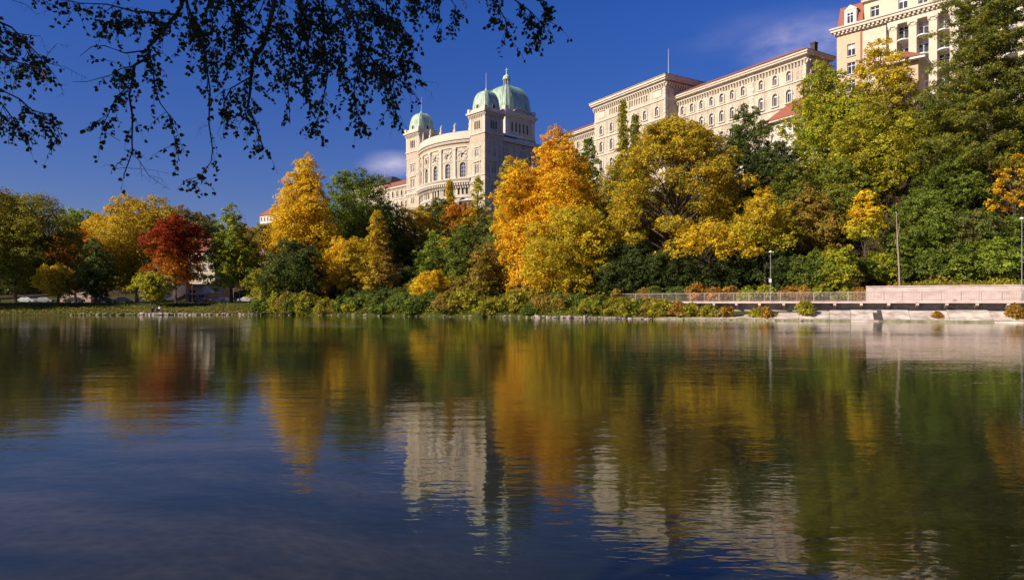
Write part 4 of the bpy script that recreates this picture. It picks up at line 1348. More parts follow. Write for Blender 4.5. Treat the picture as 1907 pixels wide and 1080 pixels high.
GOLD = (.80, .52, .026); ORANGE = (.84, .46, .022); YELGRN = (.46, .42, .03); OLIVE = (.30, .26, .03); OLGOLD = (.58, .40, .026)
GREEN = (.20, .25, .032); DKGRN = (.075, .098, .024); RED = (.30, .042, .010); RUST = (.54, .23, .02); BROWN = (.34, .22, .04)
LIME = (.30, .36, .04); YELLOW = (.76, .54, .03); MIDGRN = (.13, .165, .028); PINE = (.17, .19, .032); DULL = (.22, .19, .055)
NLEAF = [0]
def crown_leaves(rng, cx, cy, z0, z1, hw, shape, A, B, mode, dens, ls, lobes=None, flat=.8, deep=1.0):
    H = z1-z0
    if lobes is None:
        nl = int(np.clip(11*H/(2*hw)+7, 10, 46))
        if shape in ('cone', 'flame', 'poplar'): nl = int(nl*1.5)
        if shape == 'oak': nl = 120 if hw > 8 else 60
        L = []
        for i in range(nl):
            t = (i+.5)/nl
            if shape in ('round', 'dome', 'egg', 'oak'): t = .06+.90*t
            else: t = .03+.95*t**1.15
            ang = i*2.39996+rng.uniform(-.5, .5)
            pr = float(profile(shape, t))*hw
            rl = max(.46*pr*rng.choice((.55, .75, .95, 1.2)), .12*hw)
            if shape == 'poplar': rl = max(rl, pr*.55)
            if shape == 'oak': rl = hw*rng.uniform(.14, .24)
            rr_ = max(0, pr-rl*.75)*rng.uniform(.72, 1.2)
            L.append((cx+rr_*math.cos(ang), cy+rr_*math.sin(ang)*deep, z0+t*H, rl))
        # a core so that the middle is not hollow
        for t in (np.linspace(.2, .8, 4) if shape != 'oak' else ()): L.append((cx, cy, z0+t*H, float(profile(shape, t))*hw*.55))
        lobes = L
    P_, N_, S_, K_ = [], [], [], []
    l2 = ls*ls*.6
    for (lx, ly, lz, rl) in lobes:
        area = math.pi*rl*rl*flat
        nlv = int(dens*5.2*area/l2)
        ncl = max(4, int(nlv/26))
        d = rng.normal(size=(ncl, 3)); d[:, 2] += .25; d /= np.linalg.norm(d, axis=1, keepdims=True)
        r = rl*rng.uniform(.55, 1.08, ncl)**.7
        c = np.stack([lx+d[:, 0]*r, ly+d[:, 1]*r*deep, lz+d[:, 2]*r*flat], 1)
        per = rng.randint(14, 38, ncl)
        idx = np.repeat(np.arange(ncl), per)
        n = len(idx)
        cr_ = min(max(.20*rl, ls*1.5), 1.15)*rng.uniform(.6, 1.3, ncl)
        off = rng.normal(size=(n, 3))*np.array([1, 1, .6])*cr_[idx][:, None]*.62
        off[:, 2] -= (off[:, 0]**2+off[:, 1]**2)/np.maximum(cr_[idx], .1)*.25
        P_.append(c[idx]+off)
        N_.append(d[idx]*.9+np.array([0, 0, .45])+rng.normal(size=(n, 3))*.55+off*.25)
        S_.append(ls*rng.uniform(.65, 1.3, n))
        K_.append(np.stack([rng.uniform(size=ncl)[idx], rng.normal(size=ncl)[idx]], 1))
    p = np.concatenate(P_); nn = np.concatenate(N_); ss = np.concatenate(S_); kk = np.concatenate(K_)
    n = len(p)
    A = np.array(A); B = np.array(B)
    t = (p[:, 2]-z0)/H
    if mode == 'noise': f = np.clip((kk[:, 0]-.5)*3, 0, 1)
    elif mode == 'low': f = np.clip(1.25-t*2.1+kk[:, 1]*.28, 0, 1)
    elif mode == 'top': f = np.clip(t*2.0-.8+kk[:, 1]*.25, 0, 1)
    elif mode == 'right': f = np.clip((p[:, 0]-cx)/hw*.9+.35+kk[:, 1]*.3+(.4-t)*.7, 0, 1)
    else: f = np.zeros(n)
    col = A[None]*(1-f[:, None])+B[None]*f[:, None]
    val = np.clip(1+kk[:, 1]*.17, .55, 1.5)*rng.uniform(.75, 1.25, n)
    hue = rng.normal(size=n)*.10
    col = col*val[:, None]*np.stack([1+hue, np.ones(n), np.ones(n)], 1)
    NLEAF[0] += n
    return p, nn, ss, np.clip(col, .003, .9), lobes

def tree(name, label, cat, px, top, bot, hw, Y, shape, A, B=None, mode='noise', dens=1.0, group=None, seed=None, bark='bark', trunk=True, deep=1.0, flat=.8, leaf=None, lean=0.0, tr=None):
    seed = seed if seed is not None else abs(hash((px, top, int(Y)))) % 100000
    rng = np.random.RandomState(seed % 100000)
    x = PX(px, Y); g = gz(x, Y)
    lowest = .9 if hw < 40 else 4.0
    if PZ(top, Y)-g < lowest: g = PZ(top, Y)-lowest
    z1, z0 = PZ(top, Y), max(PZ(bot, Y), g+.1)
    w_ = hw*1.1/F*Y
    ls = leaf or (.0021*Y+.05)
    o = empty(name, (x, Y, g-.1), 0, label, cat, group)
    p, nn, ss, cc, lobes = crown_leaves(rng, x, Y, z0, z1, w_, shape, A, B or A, mode, dens, ls, flat=flat, deep=deep)
    p = p-np.array([x, Y, g-.1])
    leaf_cloud('crown', p.astype(np.float32), nn, ss, cc, M['leaf'], o, rng=rng)
    if trunk:
        mb = MB(); H = z1-g
        r0 = tr or max(.12, .016*H)
        ph = rng.uniform(0, 6)
        pts = [(math.sin(ph+k*1.1)*.02*H*k/6, math.cos(ph+k*.9)*.02*H*k/6, .1*0+H*.86*k/6) for k in range(7)]
        mb.tube(pts, [r0*(1.25 if k == 0 else 1-.13*k) for k in range(7)], 7)
        for (lx, ly, lz, rl) in lobes[::2]:
            zb = max(.15*H, (lz-g)*.62)
            k = min(5.99, zb/(H*.86)*6); i = int(k)
            bp = Vector(pts[i]).lerp(Vector(pts[min(i+1, 6)]), k-i)
            e = Vector((lx-x, ly-Y, lz-g))
            mid = bp.lerp(e, .5)+Vector((0, 0, -.04*H*0+.03*H))
            rb = r0*max(.12, .55*(1-zb/H))
            mb.tube([bp, mid, e], [rb, rb*.6, rb*.2], 5, cap=False)
        mb.build('trunk', M[bark], o)
    return o

T = tree
# --- left park (flat ground)
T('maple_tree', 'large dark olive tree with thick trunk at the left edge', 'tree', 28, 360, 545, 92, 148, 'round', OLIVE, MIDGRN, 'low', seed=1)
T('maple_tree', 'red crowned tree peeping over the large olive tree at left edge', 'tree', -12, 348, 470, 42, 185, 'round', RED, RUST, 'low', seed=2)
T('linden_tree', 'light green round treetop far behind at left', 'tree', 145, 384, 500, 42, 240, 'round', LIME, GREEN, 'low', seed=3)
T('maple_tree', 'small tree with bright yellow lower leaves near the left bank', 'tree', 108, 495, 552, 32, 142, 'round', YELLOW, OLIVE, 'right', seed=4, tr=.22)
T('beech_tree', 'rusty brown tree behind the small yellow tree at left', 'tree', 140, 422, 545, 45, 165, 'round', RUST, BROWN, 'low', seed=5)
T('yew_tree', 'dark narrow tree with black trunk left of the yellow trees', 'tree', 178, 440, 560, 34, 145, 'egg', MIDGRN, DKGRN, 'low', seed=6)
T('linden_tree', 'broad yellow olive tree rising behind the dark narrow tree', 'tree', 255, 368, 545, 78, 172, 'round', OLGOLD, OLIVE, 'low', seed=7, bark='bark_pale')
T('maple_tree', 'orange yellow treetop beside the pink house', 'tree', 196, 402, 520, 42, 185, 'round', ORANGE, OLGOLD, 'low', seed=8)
T('beech_tree', 'dull brown treetop behind the red maple', 'tree', 335, 383, 500, 48, 230, 'round', DULL, BROWN, 'noise', seed=9)
T('beech_tree', 'dark distant treetop between red maple and green conical tree', 'tree', 383, 394, 500, 34, 250, 'round', DULL, DKGRN, 'noise', seed=10)
T('red_maple', 'round red maple with orange lower leaves on the park lawn', 'tree', 328, 406, 535, 53, 147, 'round', RED, RUST, 'low', seed=11, tr=.2)
T('maple_tree', 'small yellow green tree in front of the red maple', 'tree', 282, 508, 556, 36, 140, 'round', YELGRN, OLIVE, 'noise', seed=12, tr=.2)
T('hornbeam_tree', 'green conical tree with straight trunk right of the red maple', 'tree', 431, 376, 540, 53, 152, 'flame', GREEN, YELGRN, 'noise', seed=13)
T('beech_tree', 'brown tree between the green conical tree and the cream house', 'tree', 497, 418, 462, 26, 240, 'round', OLIVE, BROWN, 'noise', seed=14)
T('willow_bush', 'olive bush at the bank right of the green conical tree', 'bush', 492, 500, 578, 32, 138, 'round', OLIVE, YELGRN, 'noise', seed=15)
T('yew_tree', 'big dark green shrub standing at the bank below the golden tree', 'shrub', 552, 446, 582, 58, 138, 'round', DKGRN, MIDGRN, 'noise', seed=16)
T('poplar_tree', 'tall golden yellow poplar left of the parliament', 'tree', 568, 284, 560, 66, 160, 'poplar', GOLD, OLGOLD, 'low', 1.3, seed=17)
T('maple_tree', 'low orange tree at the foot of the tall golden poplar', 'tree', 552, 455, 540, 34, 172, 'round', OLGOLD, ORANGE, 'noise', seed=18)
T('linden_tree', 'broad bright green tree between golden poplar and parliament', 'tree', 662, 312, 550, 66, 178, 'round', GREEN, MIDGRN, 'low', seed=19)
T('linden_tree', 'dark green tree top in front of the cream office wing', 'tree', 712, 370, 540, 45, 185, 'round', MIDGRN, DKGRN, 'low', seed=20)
T('birch_tree', 'conical golden brown tree with slender trunk at the bank', 'tree', 702, 390, 548, 36, 139, 'flame', OLGOLD, BROWN, 'right', seed=21, tr=.22)
T('maple_tree', 'low orange yellow tree left of the conical golden brown tree', 'tree', 645, 440, 548, 42, 142, 'round', GOLD, OLIVE, 'right', seed=22, tr=.2)
T('bush', 'dark green undergrowth bush below the conical golden brown tree', 'bush', 760, 505, 560, 40, 150, 'round', DKGRN, MIDGRN, 'noise', seed=23)
# --- middle slope below the parliament
T('maple_tree', 'yellow topped tree right of the terrace wall below the parliament', 'tree', 772, 388, 520, 46, 190, 'round', MIDGRN, GOLD, 'top', seed=24)
T('pine_tree', 'dark green tree at the parliament base', 'tree', 818, 376, 470, 44, 205, 'round', DKGRN, OLIVE, 'noise', seed=25)
T('beech_tree', 'russet tree under the white parasol', 'tree', 862, 382, 500, 38, 200, 'round', RUST, OLIVE, 'low', seed=26)
T('larch_tree', 'thin pale green conifer against the parliament front', 'conifer', 838, 335, 420, 11, 207, 'spire', OLGOLD, OLIVE, 'noise', .45, seed=27)
T('larch_tree', 'feathery olive conifer below the right parliament tower', 'conifer', 890, 326, 480, 30, 196, 'spire', YELGRN, OLIVE, 'noise', .7, seed=28)
T('linden_tree', 'rounded bright green tree on the slope left of the twin trunks', 'tree', 806, 430, 535, 32, 150, 'egg', GREEN, LIME, 'noise', seed=29)
T('linden_tree', 'green tree with pale twin trunks below the parliament', 'tree', 862, 415, 530, 38, 145, 'egg', MIDGRN, GREEN, 'noise', seed=30, bark='bark_pale')
T('maple_tree', 'bright golden round bush tree beside the bank path', 'tree', 803, 507, 555, 33, 128, 'round', GOLD, OLGOLD, 'right', seed=31, tr=.16)
T('maple_tree', 'orange tinted tree filling the slope behind the golden bush', 'tree', 833, 440, 520, 30, 165, 'round', OLGOLD, OLIVE, 'noise', seed=32)
T('ash_tree', 'olive brown tree left of the big orange tree', 'tree', 912, 450, 560, 40, 125, 'round', BROWN, OLIVE, 'noise', seed=33, bark='bark_pale')
T('ash_tree', 'grey green tree between the parliament tower and the big orange tree', 'tree', 915, 400, 520, 36, 160, 'round', MIDGRN, DULL, 'noise', seed=34)
T('poplar_tree', 'yellow tree behind the big orange tree beside the parliament tower', 'tree', 958, 285, 480, 40, 140, 'round', OLGOLD, YELGRN, 'noise', seed=35)
T('poplar_tree', 'tallest bright orange tree in the middle of the far bank', 'tree', 1038, 231, 545, 88, 124, 'poplar', ORANGE, GOLD, 'right', 1.2, seed=36, tr=.4)
T('poplar_tree', 'orange flame shaped tree on the left flank of the tallest orange tree', 'tree', 965, 290, 500, 48, 121, 'egg', ORANGE, GOLD, 'noise', 1.2, seed=37)
T('maple_tree', 'yellow olive tree in front of the tallest orange tree', 'tree', 1062, 380, 556, 80, 114, 'round', OLGOLD, YELGRN, 'noise', 1.05, seed=38)
T('cypress_tree', 'small rounded green conifer right of the orange treetop', 'conifer', 1096, 252, 400, 22, 160, 'egg', GREEN, MIDGRN, 'noise', seed=39)
T('spruce_tree', 'thin sparse conifer in front of the government building, left of a pair', 'conifer', 1160, 185, 330, 18, 160, 'spire', OLIVE, YELGRN, 'noise', .3, seed=40)
T('spruce_tree', 'thin sparse conifer in front of the government building, right of a pair', 'conifer', 1184, 212, 330, 20, 158, 'spire', OLIVE, MIDGRN, 'noise', .4, seed=41)
# --- oak and the right hand slope
T('oak_tree', 'huge spreading olive gold oak in front of the government building', 'tree', 1258, 226, 480, 128, 116, 'oak', OLGOLD, OLIVE, 'noise', 1.15, seed=42, tr=.5, flat=.5)
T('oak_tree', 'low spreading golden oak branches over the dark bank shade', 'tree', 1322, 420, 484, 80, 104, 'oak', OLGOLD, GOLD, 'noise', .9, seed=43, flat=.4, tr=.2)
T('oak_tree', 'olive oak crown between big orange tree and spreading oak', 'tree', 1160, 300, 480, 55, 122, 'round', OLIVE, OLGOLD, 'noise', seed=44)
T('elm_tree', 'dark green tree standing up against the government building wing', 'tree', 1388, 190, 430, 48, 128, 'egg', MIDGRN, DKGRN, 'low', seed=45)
T('elm_tree', 'dark green tree behind the yellow maple', 'tree', 1440, 262, 470, 45, 116, 'round', DKGRN, MIDGRN, 'noise', seed=46)
T('plane_tree', 'yellow green tall tree right of the small hillside house', 'tree', 1538, 104, 420, 70, 116, 'egg', YELGRN, LIME, 'noise', 1.05, seed=47)
T('plane_tree', 'golden crowned tree in front of the grand hotel', 'tree', 1640, 60, 340, 62, 114, 'egg', OLIVE, YELLOW, 'top', 1.05, seed=48)
T('plane_tree', 'olive green tree filling the slope below the golden crowned tree', 'tree', 1625, 190, 420, 65, 108, 'round', YELGRN, OLIVE, 'noise', seed=49)
T('maple_tree', 'yellow maple with bright lobed crown behind the thin lamp post', 'tree', 1425, 342, 475, 52, 100, 'egg', OLGOLD, YELGRN, 'low', .9, seed=50)
T('beech_tree', 'reddish brown tree right of the yellow maple', 'tree', 1512, 335, 505, 52, 103, 'egg', BROWN, OLIVE, 'noise', .95, seed=51)
T('elm_tree', 'mid green tree behind the reddish brown tree', 'tree', 1560, 290, 450, 60, 108, 'round', GREEN, OLIVE, 'noise', seed=52)
T('maple_tree', 'small orange yellow maple with slender trunk on the right slope', 'tree', 1612, 350, 452, 33, 95, 'egg', GOLD, YELGRN, 'low', .8, seed=53, tr=.13)
T('yew_tree', 'dark green tree in deep shade below the tall pine', 'tree', 1700, 240, 420, 62, 112, 'round', DKGRN, MIDGRN, 'noise', seed=54)
T('elm_tree', 'green leafy tree left of the tall pine trunk', 'tree', 1770, 290, 460, 60, 100, 'round', MIDGRN, GREEN, 'noise', seed=55)
T('elm_tree', 'green ivy covered tree on the right slope above the concrete wall', 'tree', 1700, 370, 490, 58, 95, 'round', GREEN, MIDGRN, 'noise', seed=56)
T('maple_tree', 'orange tree hanging over the slope at the right edge', 'tree', 1890, 285, 405, 36, 93, 'oak', ORANGE, OLIVE, 'noise', .6, seed=57)
T('hazel_tree', 'grey green tree on the slope beneath the orange tree at right edge', 'tree', 1812, 390, 490, 48, 92, 'round', MIDGRN, DULL, 'noise', seed=58)
T('hazel_tree', 'green tree beyond the right edge above the lamp post', 'tree', 1905, 400, 490, 45, 92, 'round', GREEN, MIDGRN, 'noise', seed=59)
T('elm_tree', 'dark tree behind the pine trunk at the right edge', 'tree', 1890, 180, 400, 60, 108, 'round', DKGRN, OLIVE, 'noise', seed=60)
T('sumac_tree', 'feathery bright green spreading shrub at right above the wall', 'shrub', 1852, 442, 515, 62, 88, 'dome', LIME, GREEN, 'noise', .8, seed=61, tr=.1, flat=.5)
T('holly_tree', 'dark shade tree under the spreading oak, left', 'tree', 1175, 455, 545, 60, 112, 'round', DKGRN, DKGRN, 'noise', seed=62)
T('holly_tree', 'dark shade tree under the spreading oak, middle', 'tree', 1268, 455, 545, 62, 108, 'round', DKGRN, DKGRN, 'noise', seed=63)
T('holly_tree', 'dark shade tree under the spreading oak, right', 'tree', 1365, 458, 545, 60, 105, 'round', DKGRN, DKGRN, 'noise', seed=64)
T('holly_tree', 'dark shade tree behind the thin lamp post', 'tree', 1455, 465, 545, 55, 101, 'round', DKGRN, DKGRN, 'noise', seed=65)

T('elm_tree', 'olive tree between golden crowned tree and pine below the hotel balconies', 'tree', 1742, 172, 380, 55, 109, 'egg', MIDGRN, OLIVE, 'noise', seed=66)
T('elm_tree', 'dim green tree behind the upper pine trunk', 'tree', 1800, 150, 360, 50, 113, 'egg', DKGRN, OLIVE, 'noise', seed=67)
T('elm_tree', 'dark green tree behind the right shoulder of the golden crowned tree', 'tree', 1690, 210, 400, 45, 112, 'round', DKGRN, MIDGRN, 'noise', seed=68)
T('elm_tree', 'mid green tree between the spreading oak and the reddish brown tree', 'tree', 1478, 300, 480, 50, 108, 'round', MIDGRN, OLIVE, 'noise', seed=69)
T('maple_tree', 'broad park tree beyond the left edge nearest the water', 'tree', -118, 330, 545, 62, 129, 'round', OLIVE, MIDGRN, 'low', seed=70)
T('maple_tree', 'broad park tree beyond the left edge, second from the photo', 'tree', -235, 330, 545, 62, 128, 'round', OLIVE, MIDGRN, 'low', seed=71)

# the tall pine: layered plates of needles on bare limbs
def pine(px, top, Y, hw, label):
    rng = np.random.RandomState(77)
    x = PX(px, Y); g = gz(x, Y)
    z1 = PZ(top, Y); w_ = hw/F*Y
    o = empty('pine_tree', (x, Y, g-.1), 0, label, 'pine tree')
    zlo = PZ(330, Y)
    lobes = []
    mb = MB(); H = z1-g
    pts = [(math.sin(k*.8)*.25, .1*k, H*.97*k/8) for k in range(9)]
    mb.tube(pts, [.55, .42, .38, .34, .3, .24, .18, .12, .05], 8)
    n = 100
    for i in range(n):
        t = (i+.3)/n
        z = zlo+(z1-zlo)*t
        ang = i*2.4+rng.uniform(-.4, .4)
        reach = w_*(1-t*.75)**.6*rng.uniform(.45, 1.0)
        e = Vector((math.cos(ang)*reach, math.sin(ang)*reach*.8, z-g+rng.uniform(-.5, .8)))
        b = Vector((pts[0][0], 0, z-g-reach*.12))
        mb.tube([b, b.lerp(e, .5)+Vector((0, 0, -.3)), e], [.1, .07, .03], 5, cap=False)
        for q in (1.0, .7, .4):
            c = b.lerp(e, q)
            lobes.append((x+c.x+rng.uniform(-.6, .6), Y+c.y, g+c.z+.15, rng.uniform(1.3, 2.4)*(.75+.5*(1-t))*(1 if q == 1 else .8)))
    mb.build('trunk', M['bark_pale'], o)
    p, nn, ss, cc, _ = crown_leaves(rng, x, Y, zlo, z1, w_, 'cone', PINE, OLIVE, 'noise', 1.5, .30, lobes=lobes, flat=.42)
    leaf_cloud('crown', (p-np.array([x, Y, g-.1])).astype(np.float32), nn, ss, cc, M['leaf'], o, aspect=.4, rng=rng)
pine(1842, -60, 100, 142, 'tall pine with bare reddish trunk and layered dark green branches at right')

# bare trunks on the right slope
for (px, t_, b_, Y, r, lab) in ((1672, 393, 492, 90, .12, 'bare pale dead trunk standing on the right slope'),):
    x = PX(px, Y); g = gz(x, Y); o = empty('dead_tree', (x, Y, g-.1), 0, lab, 'dead tree')
    b = MB(); h = PZ(t_, Y)-g; b.tube([(0.3, 0, 0), (.15, 0, h*.4), (-.05, 0, h*.7), (-.2, 0, h)], [r, r*.9, r*.7, r*.3], 6)
    b.tube([(-.05, 0, h*.7), (.3, 0, h*.9)], [r*.4, r*.15], 5); b.tube([(.1, 0, h*.55), (-.3, .1, h*.7)], [r*.4, r*.15], 5)
    b.build('trunk', M['bark_pale'], o)

# shrubs along the water and behind the railing
LANDM = [(492, 'olive bank bush'), (552, 'big dark green shrub'), (645, 'low orange yellow tree'), (702, 'conical golden brown tree'), (803, 'golden round bush tree'), (862, 'pale twin trunks'), (912, 'olive brown tree'), (962, 'orange flame shaped tree'), (1062, 'yellow olive tree'), (1160, 'olive oak crown'), (1258, 'spreading oak'), (1325, 'low golden oak branches'), (1435, 'thin lamp post'), (1512, 'reddish brown tree'), (1612, 'small orange yellow maple'), (1672, 'bare dead trunk'), (1745, 'middle of the concrete wall'), (1790, 'right half of the concrete wall'), (1838, 'pine trunk'), (1903, 'right edge lamp post')]
USED = set()
def near_landmark(px, lab):
    for q in sorted(LANDM, key=lambda l: abs(l[0]-px))[:4]:
        dx = px-q[0]
        t = lab+(' left of the ' if dx < -9 else ' right of the ' if dx > 9 else ' straight below the ')+q[1]
        if t not in USED: break
    USED.add(t)
    return t
rs = random.Random(21)
KINDS = [('leafy green waterline shrub', 'green shrubs along the waterline', MIDGRN, GREEN), ('yellow green waterline shrub', 'yellow green shrubs along the waterline', OLIVE, YELGRN), ('brownish waterline shrub', 'brown shrubs along the waterline', BROWN, OLIVE)]
def shrub(px, top, bot, hw, d, kind, dens=.9):
    s = s_at_px(px, d); x, y = along(s, d)
    lab, grp, A, B = kind
    lab = near_landmark(px, lab)
    return T('shrub', lab, 'shrub', px, top, bot, hw, y, rs.choice(('dome', 'round', 'egg', 'oak', 'cone')), A, B, 'noise', dens, grp, seed=rs.randint(1, 99999), trunk=True, tr=.05, flat=rs.choice((.7, .9, 1.2)))
for i in range(30):
    px = 490+(1000-490)*(i+rs.uniform(.2, .8))/30
    shrub(px, rs.uniform(540, 568), 586, rs.uniform(13, 30), rs.uniform(1.2, 3.2), KINDS[rs.choice((0, 0, 0, 1, 1, 2))])
for i in range(17):
    px = 1000+(1260-1000)*(i+rs.uniform(.2, .8))/17
    shrub(px, rs.uniform(535, 565) if px < 1170 else rs.uniform(556, 568), 584, rs.uniform(12, 28), rs.uniform(1.6, 3.2), KINDS[rs.choice((0, 1, 2, 2))])
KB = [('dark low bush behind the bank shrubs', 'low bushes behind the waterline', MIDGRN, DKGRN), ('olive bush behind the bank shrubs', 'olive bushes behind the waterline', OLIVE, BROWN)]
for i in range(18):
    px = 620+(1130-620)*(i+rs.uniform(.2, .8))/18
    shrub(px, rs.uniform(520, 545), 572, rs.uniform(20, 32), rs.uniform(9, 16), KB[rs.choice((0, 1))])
KR = [('leafy green bush behind the walkway railing', 'green bushes behind the railing', MIDGRN, GREEN), ('yellow green bush behind the walkway railing', 'yellow green bushes behind the railing', YELGRN, GREEN), ('reddish brown bush behind the walkway railing', 'reddish bushes behind the railing', BROWN, RUST)]
for i in range(16):
    px = 1480+(1905-1480)*(i+rs.uniform(.2, .8))/16
    if px < 1600: shrub(px, rs.uniform(455, 490), 535, rs.uniform(24, 38), rs.uniform(9, 13), KR[rs.choice((0, 0, 1, 1))])
    else: shrub(px, rs.uniform(448, 485), 516, rs.uniform(26, 40), rs.uniform(14, 17), KR[rs.choice((0, 0, 1))])
for i in range(13):
    px = 1180+(1615-1180)*(i+rs.uniform(.2, .8))/13
    shrub(px, rs.uniform(532, 542), 556, rs.uniform(12, 22), rs.uniform(6.8, 8), KR[rs.choice((2, 2, 1))] if px > 1300 else KR[rs.choice((0, 2))], .8)
KE = [('small yellow embankment plant', 'yellow plants on the embankment', OLIVE, YELGRN), ('dry brown embankment tuft', 'brown tufts on the embankment', BROWN, RUST)]
for (px, t_, b_, hw, k) in ((1500, 562, 584, 13, 0), (1425, 572, 598, 14, 1), (1408, 577, 590, 9, 0), (1352, 574, 584, 14, 1), (1318, 570, 585, 13, 0), (1287, 566, 586, 20, 0), (1262, 566, 584, 12, 1), (1232, 560, 585, 18, 0), (1746, 582, 600, 11, 1), (1900, 580, 602, 12, 1), (1890, 570, 585, 8, 1)):
    shrub(px, t_, b_, hw, 1.2, KE[k], .45)

# ground cover, leaf litter and low plants over the slope: uncountable
def scatter(name, n, region, size, cols, hgt, seed, upb=.8):
    rng = np.random.RandomState(seed)
    X, Y_ = region(rng, n)
    keep = polydist(SHA, X, Y_) > .6
    X, Y_ = X[keep], Y_[keep]; n = len(X)
    Z = ground(X, Y_)
    ph = np.sin(X*.9+Y_*.6)+np.sin(X*.37-Y_*.8+2)+rng.normal(size=n)*.5
    hm = hgt*np.clip(.55+.3*ph, .1, 1.3)
    p = np.stack([X, Y_, Z+rng.uniform(0, 1, n)*hm], 1)
    nn = rng.normal(size=(n, 3))*.6+np.array([-.1, -.35, upb])
    cs = np.array(cols)
    ci = np.clip(((ph+2.2)/4.4*len(cs)).astype(int), 0, len(cs)-1)
    ci = np.where(rng.uniform(size=n) < .25, rng.randint(0, len(cs), n), ci)
    c = cs[ci]*rng.uniform(.65, 1.3, n)[:, None]
    o = leaf_cloud(name, p.astype(np.float32), nn, size*rng.uniform(.6, 1.3, n), np.clip(c, .003, .9), M['leaf'], rng=rng)
    return tag(o, kind='stuff')
def by_along(sa, sb, da, db):
    def f(rng, n):
        s = rng.uniform(sa, sb, n); d = rng.uniform(da, db, n)
        q = np.array([along(a, b) for a, b in zip(s, d)])
        return q[:, 0], q[:, 1]
    return f
scatter('undergrowth', 42000, by_along(-45, 75, 8, 62), .42, [DKGRN, MIDGRN, MIDGRN, OLIVE, BROWN], 1.6, 31)
scatter('creeping_plants', 14000, by_along(S_WALL-2, 66, 6.3, 14.5), .22, [RUST, BROWN, BROWN, OLIVE, YELGRN], 1.0, 32)
scatter('bank_grass', 16000, by_along(-150, -22, .7, 9), .26, [OLIVE, BROWN, MIDGRN, OLIVE], .5, 33, .3)
scatter('waterside_plants', 22000, by_along(-48, 24, .5, 4), .24, [GREEN, OLIVE, MIDGRN, BROWN], 1.5, 34)
scatter('lawn_grass', 16000, by_along(-170, -25, 8, 30), .22, [MIDGRN, MIDGRN, OLIVE], .18, 35, .2)

# a wood beyond the park: reads as one mass
def far_wood():
    rng = np.random.RandomState(55)
    Ps, Ns, Ss, Cs = [], [], [], []
    for i in range(46):
        px = -180+700*i/46+rng.uniform(-8, 8); Y = rng.uniform(255, 330)
        x = PX(px, Y); g = gz(x, Y); w_ = rng.uniform(6, 9)
        top = PZ(rng.uniform(418, 450), Y)
        A = [OLIVE, DULL, OLGOLD, BROWN, MIDGRN][rng.randint(5)]
        p, n_, s_, c_, _ = crown_leaves(rng, x, Y, g+1, top, w_, 'round', A, OLIVE, 'noise', .5, .95)
        Ps.append(p); Ns.append(n_); Ss.append(s_); Cs.append(c_)
    tag(leaf_cloud('far_wood', np.concatenate(Ps).astype(np.float32), np.concatenate(Ns), np.concatenate(Ss), np.concatenate(Cs), M['leaf']), kind='stuff')
far_wood()

# ------------------------------------------------------------------ park life: cars, poles, kiosk, two people
def car_meshes(col):
    m = mat('car_paint', col, .25, spec=.6)
    b = MB()
    prof = [(-2.1, .35), (-2.15, .75), (-1.95, .95), (-1.2, 1.02), (-.6, 1.45), (.75, 1.47), (1.5, 1.05), (2.0, .98), (2.15, .7), (2.1, .35)]
    for k in range(len(prof)-1):
        a, c = prof[k], prof[k+1]
        wa = .86 if a[1] < 1.1 else .66; wc = .86 if c[1] < 1.1 else .66
        b.quad((a[0], -wa, a[1]), (c[0], -wc, c[1]), (c[0], wc, c[1]), (a[0], wa, a[1]))
    low = [p for p in prof if p[1] < 1.1]
    for sy in (-1, 1):
        b.quad(*[(p[0], sy*.86, p[1]) for p in low])
        b.quad((-1.2, sy*.86, 1.02), (-.6, sy*.66, 1.45), (.75, sy*.66, 1.47), (1.5, sy*.86, 1.05))
    g = MB()
    for sy in (-1, 1): g.quad((-1.0, sy*.825, 1.07), (-.55, sy*.685, 1.38), (.7, sy*.685, 1.40), (1.3, sy*.82, 1.08))
    g.quad((-1.16, -.7, 1.07), (-.64, -.58, 1.43), (-.64, .58, 1.43), (-1.16, .7, 1.07)); g.quad((1.46, -.7, 1.09), (.82, -.58, 1.45), (.82, .58, 1.45), (1.46, .7, 1.09))
    g.v = [(v[0]*1.01, v[1]*1.01, v[2]+.005) for v in g.v]
    w_ = MB(); w_.tube([(0, -.1, 0), (0, .1, 0)], [.33, .33], 12)
    h = MB(); h.box(-.03, .03, -.14, .14, -.07, .07)
    return b.mesh('body', m), g.mesh('window', M['glass']), w_.mesh('wheel', M['dark_metal']), h.mesh('headlight', M['white_paint'])
CARS = [((.55, .54, .56), 'white'), ((.03, .03, .035), 'black'), ((.06, .07, .12), 'dark blue'), ((.28, .28, .30), 'silver')]
CM = [car_meshes(c) for c, _ in CARS]
spots = [(-20, 1, 'at the left edge of the park'), (48, 0, 'left of the small yellow tree'), (82, 3, 'behind the small yellow tree'), (138, 1, 'left of the dark narrow tree'), (192, 2, 'just right of the dark narrow tree'), (228, 3, 'right of the pale lit trunk'), (292, 1, 'behind the small yellow green tree'), (375, 1, 'under the kiosk panel'), (418, 2, 'left of the pale poles'), (460, 0, 'beside the olive bush at the bank'), (742, 2, 'under the trees right of the conical tree')]
for (px, ci, where) in spots:
    Y = 168 if px < 600 else 162
    x = PX(px, Y)
    o = empty('parked_car', (x, Y, gz(x, Y)), R(8 if px < 600 else -25), CARS[ci][1]+' parked car '+where, 'car', 'cars parked behind the park')
    bm_, gm_, wm_, hm_ = CM[ci]
    bo = link('body', bm_, o); link('window', gm_, bo)
    for sx in (-1.35, 1.35):
        for sy in (-.78, .78): q = link('wheel', wm_, o); q.location = (sx, sy, .33)
    for sy in (-.6, .6): q = link('headlight', hm_, o); q.location = (-2.13, sy, .68)
